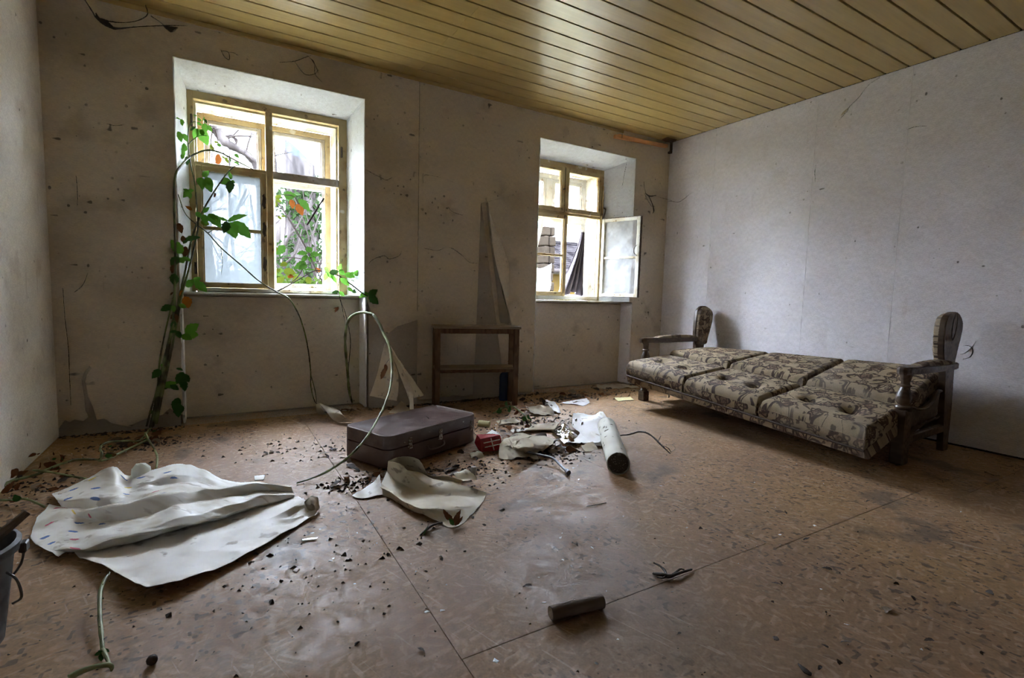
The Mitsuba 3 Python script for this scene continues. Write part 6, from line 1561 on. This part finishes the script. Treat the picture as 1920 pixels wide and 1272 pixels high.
scatter('dry_leaf', DRY, [((0.644, 2.38, 0), 0.05, 0.04, 9), ((0.544, 2.39, 0), 0.05, 0.05, 5), ((0.571, 2.629, 0), 0.04, 0.04, 4)], 'withered leaf lying to the left of the beige canvas', 'leaf', 'withered leaves left of the canvas', 0.06, 4)
scatter('dry_leaf', DRY, [((-0.411, 3.572, 0), 0.10, 0.06, 22), ((-0.667, 2.997, 0), 0.08, 0.06, 8), ((0.869, 3.994, 0), 0.07, 0.04, 14)], 'withered leaf under the bramble stems along the foot of the window wall', 'leaf', 'withered leaves under the brambles', 0.055, 5)
scatter('dry_leaf', DRY, [((0.262, 3.004, 0), 0.03, 0.015, 4), ((0.593, 2.865, 0), 0.06, 0.05, 6)], 'withered leaf on the open floor to the left of the suitcase', 'leaf', 'withered leaves left of the suitcase', 0.05, 6)
reuse('dry_leaf', DRY[1], Rz(0.6, np.array((1.064, 2.762, 0.185)), 0.5, 0.3, 0.045), 'single withered leaf lying on top of the suitcase', 'leaf')
chips = [(2.137, 1.199, 0), (1.941, 1.011, 0), (1.811, 0.842, 0), (1.578, 0.886, 0), (1.456, 0.834, 0), (1.542, 0.726, 0), (1.652, 0.735, 0), (1.297, 0.72, 0), (1.441, 0.632, 0), (1.386, 0.637, 0), (1.361, 0.602, 0), (1.68, 0.512, 0), (1.925, 0.694, 0), (1.878, 0.636, 0), (1.857, 0.466, 0), (1.618, 0.51, 0), (1.73, 0.429, 0), (1.547, 0.895, 0), (1.648, 1.658, 0), (1.671, 1.276, 0), (1.13, 1.407, 0), (0.842, 1.254, 0), (1.083, 0.868, 0), (0.429, 1.157, 0), (1.3, 0.61, 0), (2.743, 1.789, 0), (2.136, 0.531, 0), (2.624, 1.086, 0), (0.898, 1.784, 0), (0.898, 1.703, 0)]
for i, q in enumerate(chips):
    r_ = np.random.default_rng(200 + i)
    reuse('dark_flake', DRY[1], Rz(r_.uniform(0, 6), np.array(q) + [0, 0, 0.004], r_.normal(0, .3), r_.normal(0, .3), r_.uniform(0.016, 0.034)), 'small black flake lying on the open floor in the right half of the photo', 'debris', 'black flakes on the open floor')
solo('bark_strip', tube([(1.255, 0.643, 0.003), (1.244, 0.619, 0.006), (1.248, 0.606, 0.003)], [.002, .006, .003], 6, 5, 0.6), 'm_stem_dark', 'blackish strip of bark near the bottom edge of the photo', 'debris')
solo('dead_leaf', leaf_mesh(44, 0.3, 0.3), 'm_dead', 'curled dark leaf on the floor by the right wall', 'leaf', to_world=Rz(0.4, np.array((3.646, 0.933, 0.006)), 0.2, 0, 0.10))
solo('dead_leaf', leaf_mesh(45, 0.3, 0.3), 'm_dead_pale', 'curled grey-brown leaf on the open floor in the lower right', 'leaf', to_world=Rz(2.9, np.array((1.74, 0.641, 0.004)), 0.2, 0, 0.05))
solo('dead_berry', as_tm(Manifold.sphere(0.012, 20)).apply_translation(np.array((-0.153, 1.414, 0.012))), 'm_dead', 'black shrivelled berry on the floor near the bottom left corner', 'berry', smooth=True)
SH = []
for k in range(4):
    r_ = np.random.default_rng(300 + k)
    a = np.sort(r_.uniform(0, 2 * PI, 5))
    SH.append(mikit.ply(hull([(math.cos(t) * r_.uniform(.5, 1), math.sin(t) * r_.uniform(.3, .8), z) for t in a for z in (0, 0.12)]), 'm_shard'))
sparks = [(1.114, 1.475, 0), (1.142, 1.5, 0), (1.026, 1.338, 0), (0.892, 1.286, 0), (1.313, 1.57, 0), (1.171, 1.354, 0), (2.118, 1.066, 0), (1.909, 1.086, 0), (0.486, 1.749, 0), (0.551, 1.558, 0), (0.504, 1.29, 0), (0.548, 1.275, 0), (0.914, 0.935, 0), (1.585, 2.33, 0), (1.639, 2.074, 0), (1.557, 1.924, 0), (1.663, 0.8, 0), (1.541, 0.666, 0), (0.325, 1.959, 0), (0.444, 1.863, 0), (0.316, 1.701, 0), (0.214, 1.692, 0), (0.328, 1.715, 0), (0.294, 1.941, 0), (0.356, 1.527, 0), (0.556, 2.139, 0), (1.302, 2.075, 0), (1.367, 2.076, 0), (1.873, 1.67, 0), (0.83, 1.167, 0), (0.587, 1.024, 0), (0.806, 0.894, 0)]
for i, q in enumerate(sparks):
    r_ = np.random.default_rng(400 + i)
    reuse('glass_splinter', SH[i % 4], Rz(r_.uniform(0, 6), np.array(q), r_.normal(0, .15), 0, r_.uniform(0.005, 0.011)), 'small bright splinter of broken glass on the floor', 'glass', 'glass splinters on the floor')
reuse('glass_shard', SH[1], Rz(0.5, np.array((0.277, 1.88, 0.002)), 0.02, 0, 0.035), 'long glass shard lying to the right of the plain white sheet', 'glass')
solo('plaster_chip', hull([np.array(q) + [0, 0, h_] for q in [(0.142, 2.678, 0), (0.189, 2.671, 0), (0.179, 2.604, 0), (0.141, 2.615, 0)] for h_ in (0.0, 0.004)]), 'm_white_paper', 'small white square chip on the floor beyond the oilcloth', 'chip')
solo('plaster_chip', hull([np.array(q) + [0, 0, h_] for q in [(0.196, 1.694, 0), (0.21, 1.709, 0), (0.218, 1.697, 0), (0.206, 1.678, 0)] for h_ in (0.0, 0.004)]), 'm_white_paper', 'tiny white chip on the bare floor in front of the plain white sheet', 'chip')
solo('straw', tube([(1.383, 1.646, 0.003), (1.435, 1.636, 0.004), (1.488, 1.637, 0.003)], [.0015], 5), 'm_stem_dark', 'thin dark straw on the floor below the pipe', 'straw')


def litter(spots, n, s, seed):
    """Crumbs of dirt, plaster and leaf."""
    r = np.random.default_rng(seed)
    w = np.array([q[3] for q in spots], float)
    k = r.choice(len(spots), n, p=w / w.sum())
    c = np.array([q[0][:2] for q in spots])[k] + r.normal(size=(n, 2)) * np.array([q[1:3] for q in spots])[k]
    ok = (c[:, 0] > XL + 0.01) & (c[:, 0] < XR - 0.02) & (c[:, 1] < YW - 0.01) & (c[:, 1] > -0.5)
    c = c[ok]
    n = len(c)
    sz = s * np.minimum(r.lognormal(0, 0.5, n), 2.0)[:, None]
    a = r.uniform(0, 2 * PI, n)[:, None] + np.array([0, 2.1, 4.2]) + r.normal(0, .4, (n, 3))
    tri = np.stack([np.cos(a) * sz, np.sin(a) * sz * 0.8], -1) + c[:, None]
    base = np.concatenate([tri, np.zeros((n, 3, 1)) + 0.0008], 2)
    top = np.concatenate([c + r.normal(0, .2, (n, 2)) * sz, 0.002 + sz * 0.6], 1)[:, None]
    v = np.concatenate([base, top], 1).reshape(-1, 3)
    i = np.arange(n)[:, None] * 4
    return trimesh.Trimesh(v, np.vstack([i + [0, 1, 3], i + [1, 2, 3], i + [2, 0, 3]]), process=False)


wallside = [((x, 3.86 if not (-0.2 < x < 1.0 or 2.56 < x < 3.77) else 3.97), 0.12, 0.03, 1.0) for x in np.linspace(-0.75, 4.1, 26)]
heaps = [((0.999, 2.285, 0), 0.16, 0.10, 3), ((1.669, 2.344, 0), 0.16, 0.10, 4), ((1.995, 3.018, 0), 0.28, 0.14, 6), ((2.843, 3.598, 0), 0.35, 0.09, 6), ((0.59, 2.368, 0), 0.10, 0.07, 2), ((-0.417, 3.517, 0), 0.12, 0.07, 3), ((0.504, 3.018, 0), 0.3, 0.15, 1.5), ((0.35, 1.695, 0), 0.25, 0.2, 1.0), ((-0.731, 2.958, 0), 0.12, 0.12, 1.5)]
solo('floor_litter', litter(wallside + heaps, 4200, 0.0072, 5), 'm_dirt', 'dark crumbs of dirt and leaf strewn along the wall and round the rubbish', 'litter', kind='stuff')
solo('floor_grit', litter([((1.7, 1.6), 1.3, 1.0, 1), ((0.3, 1.9), 0.6, 0.7, 1), ((3.9, 1.0), 0.3, 0.8, .4)], 1300, 0.0026, 6), 'm_dirt', 'fine dark grit scattered over the open floor', 'grit', kind='stuff')
solo('plaster_dust', litter(wallside + heaps + [((1.4, 1.6), 1.0, 0.8, 12)], 500, 0.0030, 7), 'm_white_paper', 'fine white crumbs of plaster and glass scattered on the floor', 'grit', kind='stuff')

# ---------------------------------------------------------------- cobwebs and cracks
mat('m_web', (0.030, 0.027, 0.024), 0.95)
cw = thing('cobweb', 'sooty black cobweb sagging under the ceiling above the left corner', 'cobweb')
for pts, r_ in (([(-0.605, 3.8, 2.52), (-0.574, 3.8, 2.467), (-0.547, 3.8, 2.425), (-0.479, 3.8, 2.398), (-0.362, 3.82, 2.449), (-0.24, 3.84, 2.498), (-0.118, 3.87, 2.546)], [.003,.003,.006,.006,.002,.003,.001]), ([(-0.542, 3.8, 2.43), (-0.46, 3.8, 2.436), (-0.375, 3.8, 2.467), (-0.319, 3.82, 2.528), (-0.329, 3.86, 2.598)], [.006,.003,.002,.003,.002]), ([(-0.301, 3.82, 2.527), (-0.252, 3.82, 2.502), (-0.206, 3.84, 2.471), (-0.168, 3.86, 2.515)], [.002,.002,.003,.001]), ([(-0.556, 3.8, 2.458), (-0.542, 3.8, 2.43), (-0.498, 3.8, 2.396)], [.003,.008,.003])):
    part(cw, 'strand', tube(pts, r_, 5, 6, 0.8), 'm_web')
for q in ([(-0.553, 3.81, 2.437), (-0.51, 3.81, 2.438), (-0.472, 3.81, 2.404), (-0.511, 3.81, 2.402)], [(-0.246, 3.84, 2.497), (-0.167, 3.84, 2.51), (-0.206, 3.84, 2.467), (-0.227, 3.84, 2.48)]):
    part(cw, 'web_sheet', sheet(quad(q[0], q[1], q[2], q[3], 6, 6), 0.0006), 'm_web')
cw = thing('cobweb', 'dark branching cobweb on the wall just above the right half of the left window', 'cobweb')
for pts in ([(0.405, 3.89, 2.464), (0.499, 3.885, 2.493), (0.564, 3.88, 2.532), (0.608, 3.89, 2.562)], [(0.58, 3.89, 2.554), (0.627, 3.88, 2.516), (0.633, 3.88, 2.438), (0.685, 3.89, 2.396)], [(0.499, 3.885, 2.493), (0.563, 3.88, 2.422), (0.626, 3.88, 2.437), (0.657, 3.89, 2.477)], [(0.607, 3.885, 2.538), (0.637, 3.88, 2.493), (0.66, 3.89, 2.445)]):
    part(cw, 'strand', tube(pts, [.0012, .0022, .0016, .001], 5, 6, 0.8), 'm_web')
cw = thing('cobweb', 'small dark looped cobweb on the wall above the middle of the left window', 'cobweb')
for pts in ([(0.059, 3.89, 2.457), (0.079, 3.885, 2.414), (0.106, 3.89, 2.406), (0.101, 3.885, 2.449), (0.065, 3.89, 2.452)], [(0.095, 3.89, 2.45), (0.131, 3.885, 2.454), (0.156, 3.89, 2.445)]):
    part(cw, 'strand', tube(pts, [.001, .002, .001], 5, 6, 0.8), 'm_web')
cw = thing('cobweb', 'clump of cobweb on the wall between the right window and the right corner', 'cobweb')
for pts, r_ in (([(3.886, 3.89, 2.022), (3.947, 3.88, 2), (4.042, 3.89, 2.024)], [.003,.007,.003]), ([(3.928, 3.885, 2.004), (3.975, 3.88, 1.937), (4.011, 3.88, 1.864), (3.998, 3.88, 1.829)], [.004,.004,.008,.002]), ([(3.87, 3.89, 2.025), (3.916, 3.885, 1.959), (3.978, 3.88, 1.894)], [.002]), ([(4.017, 3.88, 2.009), (4.192, 3.87, 1.995)][:2] + [(4.2, 3.722, 1.946), (4.215, 3.575, 2.018)], [.001, .0012, .002, .001]), ([(3.855, 3.89, 2.143), (3.862, 3.885, 2.078), (3.894, 3.89, 2.023)], [.001,.002,.002])):
    part(cw, 'strand', tube(pts, r_, 5, 6, 0.8), 'm_web')
cw = thing('cobweb', 'thin hanging cobweb thread at the top right corner of the right window recess', 'cobweb')
for pts in ([(3.64, 3.92, 2.331), (3.639, 3.95, 2.204), (3.631, 3.97, 2.051)], [(3.603, 3.92, 2.326), (3.663, 3.915, 2.35), (3.717, 3.91, 2.352)]):
    part(cw, 'strand', tube(pts, [.001, .0015, .001], 5, 6, 0.8), 'm_web')
for pts in ([(0.992, 3.897, 1.839), (1.049, 3.897, 1.815), (1.114, 3.897, 1.793), (1.147, 3.897, 1.781), (1.193, 3.897, 1.808)], [(1.01, 3.897, 1.129), (1.042, 3.897, 1.163), (1.092, 3.897, 1.191), (1.142, 3.897, 1.202), (1.176, 3.897, 1.179), (1.253, 3.897, 1.209), (1.274, 3.897, 1.244)], [(1.466, 3.897, 1.283), (1.577, 3.897, 1.273), (1.647, 3.898, 1.304), (1.71, 3.897, 1.3), (1.794, 3.897, 1.252), (1.871, 3.897, 1.194), (1.947, 3.897, 1.189)], [(1.445, 3.897, 1.877), (1.446, 3.897, 1.797)], [(1.666, 3.897, 1.637), (1.714, 3.897, 1.599), (1.803, 3.897, 1.582)], [(1.454, 3.897, 1.857), (1.477, 3.897, 1.869), (1.615, 3.898, 1.863), (1.72, 3.897, 1.839)], [(2.066, 3.898, 2.052), (2.133, 3.898, 2.067), (2.187, 3.898, 2.052)], [(-0.779, 3.897, 0.893), (-0.776, 3.897, 0.704), (-0.768, 3.897, 0.545), (-0.769, 3.897, 0.319), (-0.769, 3.897, 0.189)], [(-0.694, 3.897, 1.552), (-0.692, 3.897, 1.46), (-0.695, 3.897, 1.382)], [(-0.542, 3.897, 1.878), (-0.502, 3.897, 1.874), (-0.461, 3.897, 1.888)], [(-0.726, 3.897, 0.87), (-0.688, 3.897, 0.912), (-0.661, 3.897, 0.987)]):
    part('wall_window', 'crack', tube(pts, [.0008, .0014, .0008], 4, 5, 0.9), 'm_web')
for pts in ([(4.223, 2.193, 2.351), (4.223, 2.165, 2.379), (4.223, 2.133, 2.409), (4.223, 2.123, 2.434), (4.223, 2.06, 2.486), (4.223, 2.001, 2.555), (4.223, 1.927, 2.587)], [(4.223, 2.341, 2.051), (4.223, 2.344, 1.98), (4.223, 2.334, 1.906)], [(4.223, 3.981, 1.981), (4.223, 3.816, 1.974)], [(4.223, 1.728, 2.163), (4.223, 1.678, 2.168), (4.223, 1.61, 2.157)], [(4.223, 1.233, 0.705), (4.223, 1.251, 0.662), (4.223, 1.28, 0.624), (4.223, 1.306, 0.61)]):
    part('wall_right', 'crack', tube(pts, [.0008, .0016, .0008], 4, 5, 0.9), 'm_web')
part('wall_right', 'loose_flake', plate([(0, 0), (0.03, 0.012), (0.055, 0.05), (0.02, 0.03)], 0.002, lambda u, v, w: (4.2235 - w, (4.225, 2.131, 2.433)[1] + 0.05 - u, (4.225, 2.131, 2.433)[2] - 0.05 + v)), 'm_old_paper')
part('wall_right', 'scuff', tube([(4.223, 1.295, 0.672), (4.223, 1.257, 0.668), (4.223, 1.243, 0.635), (4.223, 1.256, 0.598), (4.223, 1.29, 0.58)], [.0008, .002, .003, .002, .0008], 5, 5), 'm_web', label='dark crescent scuff')
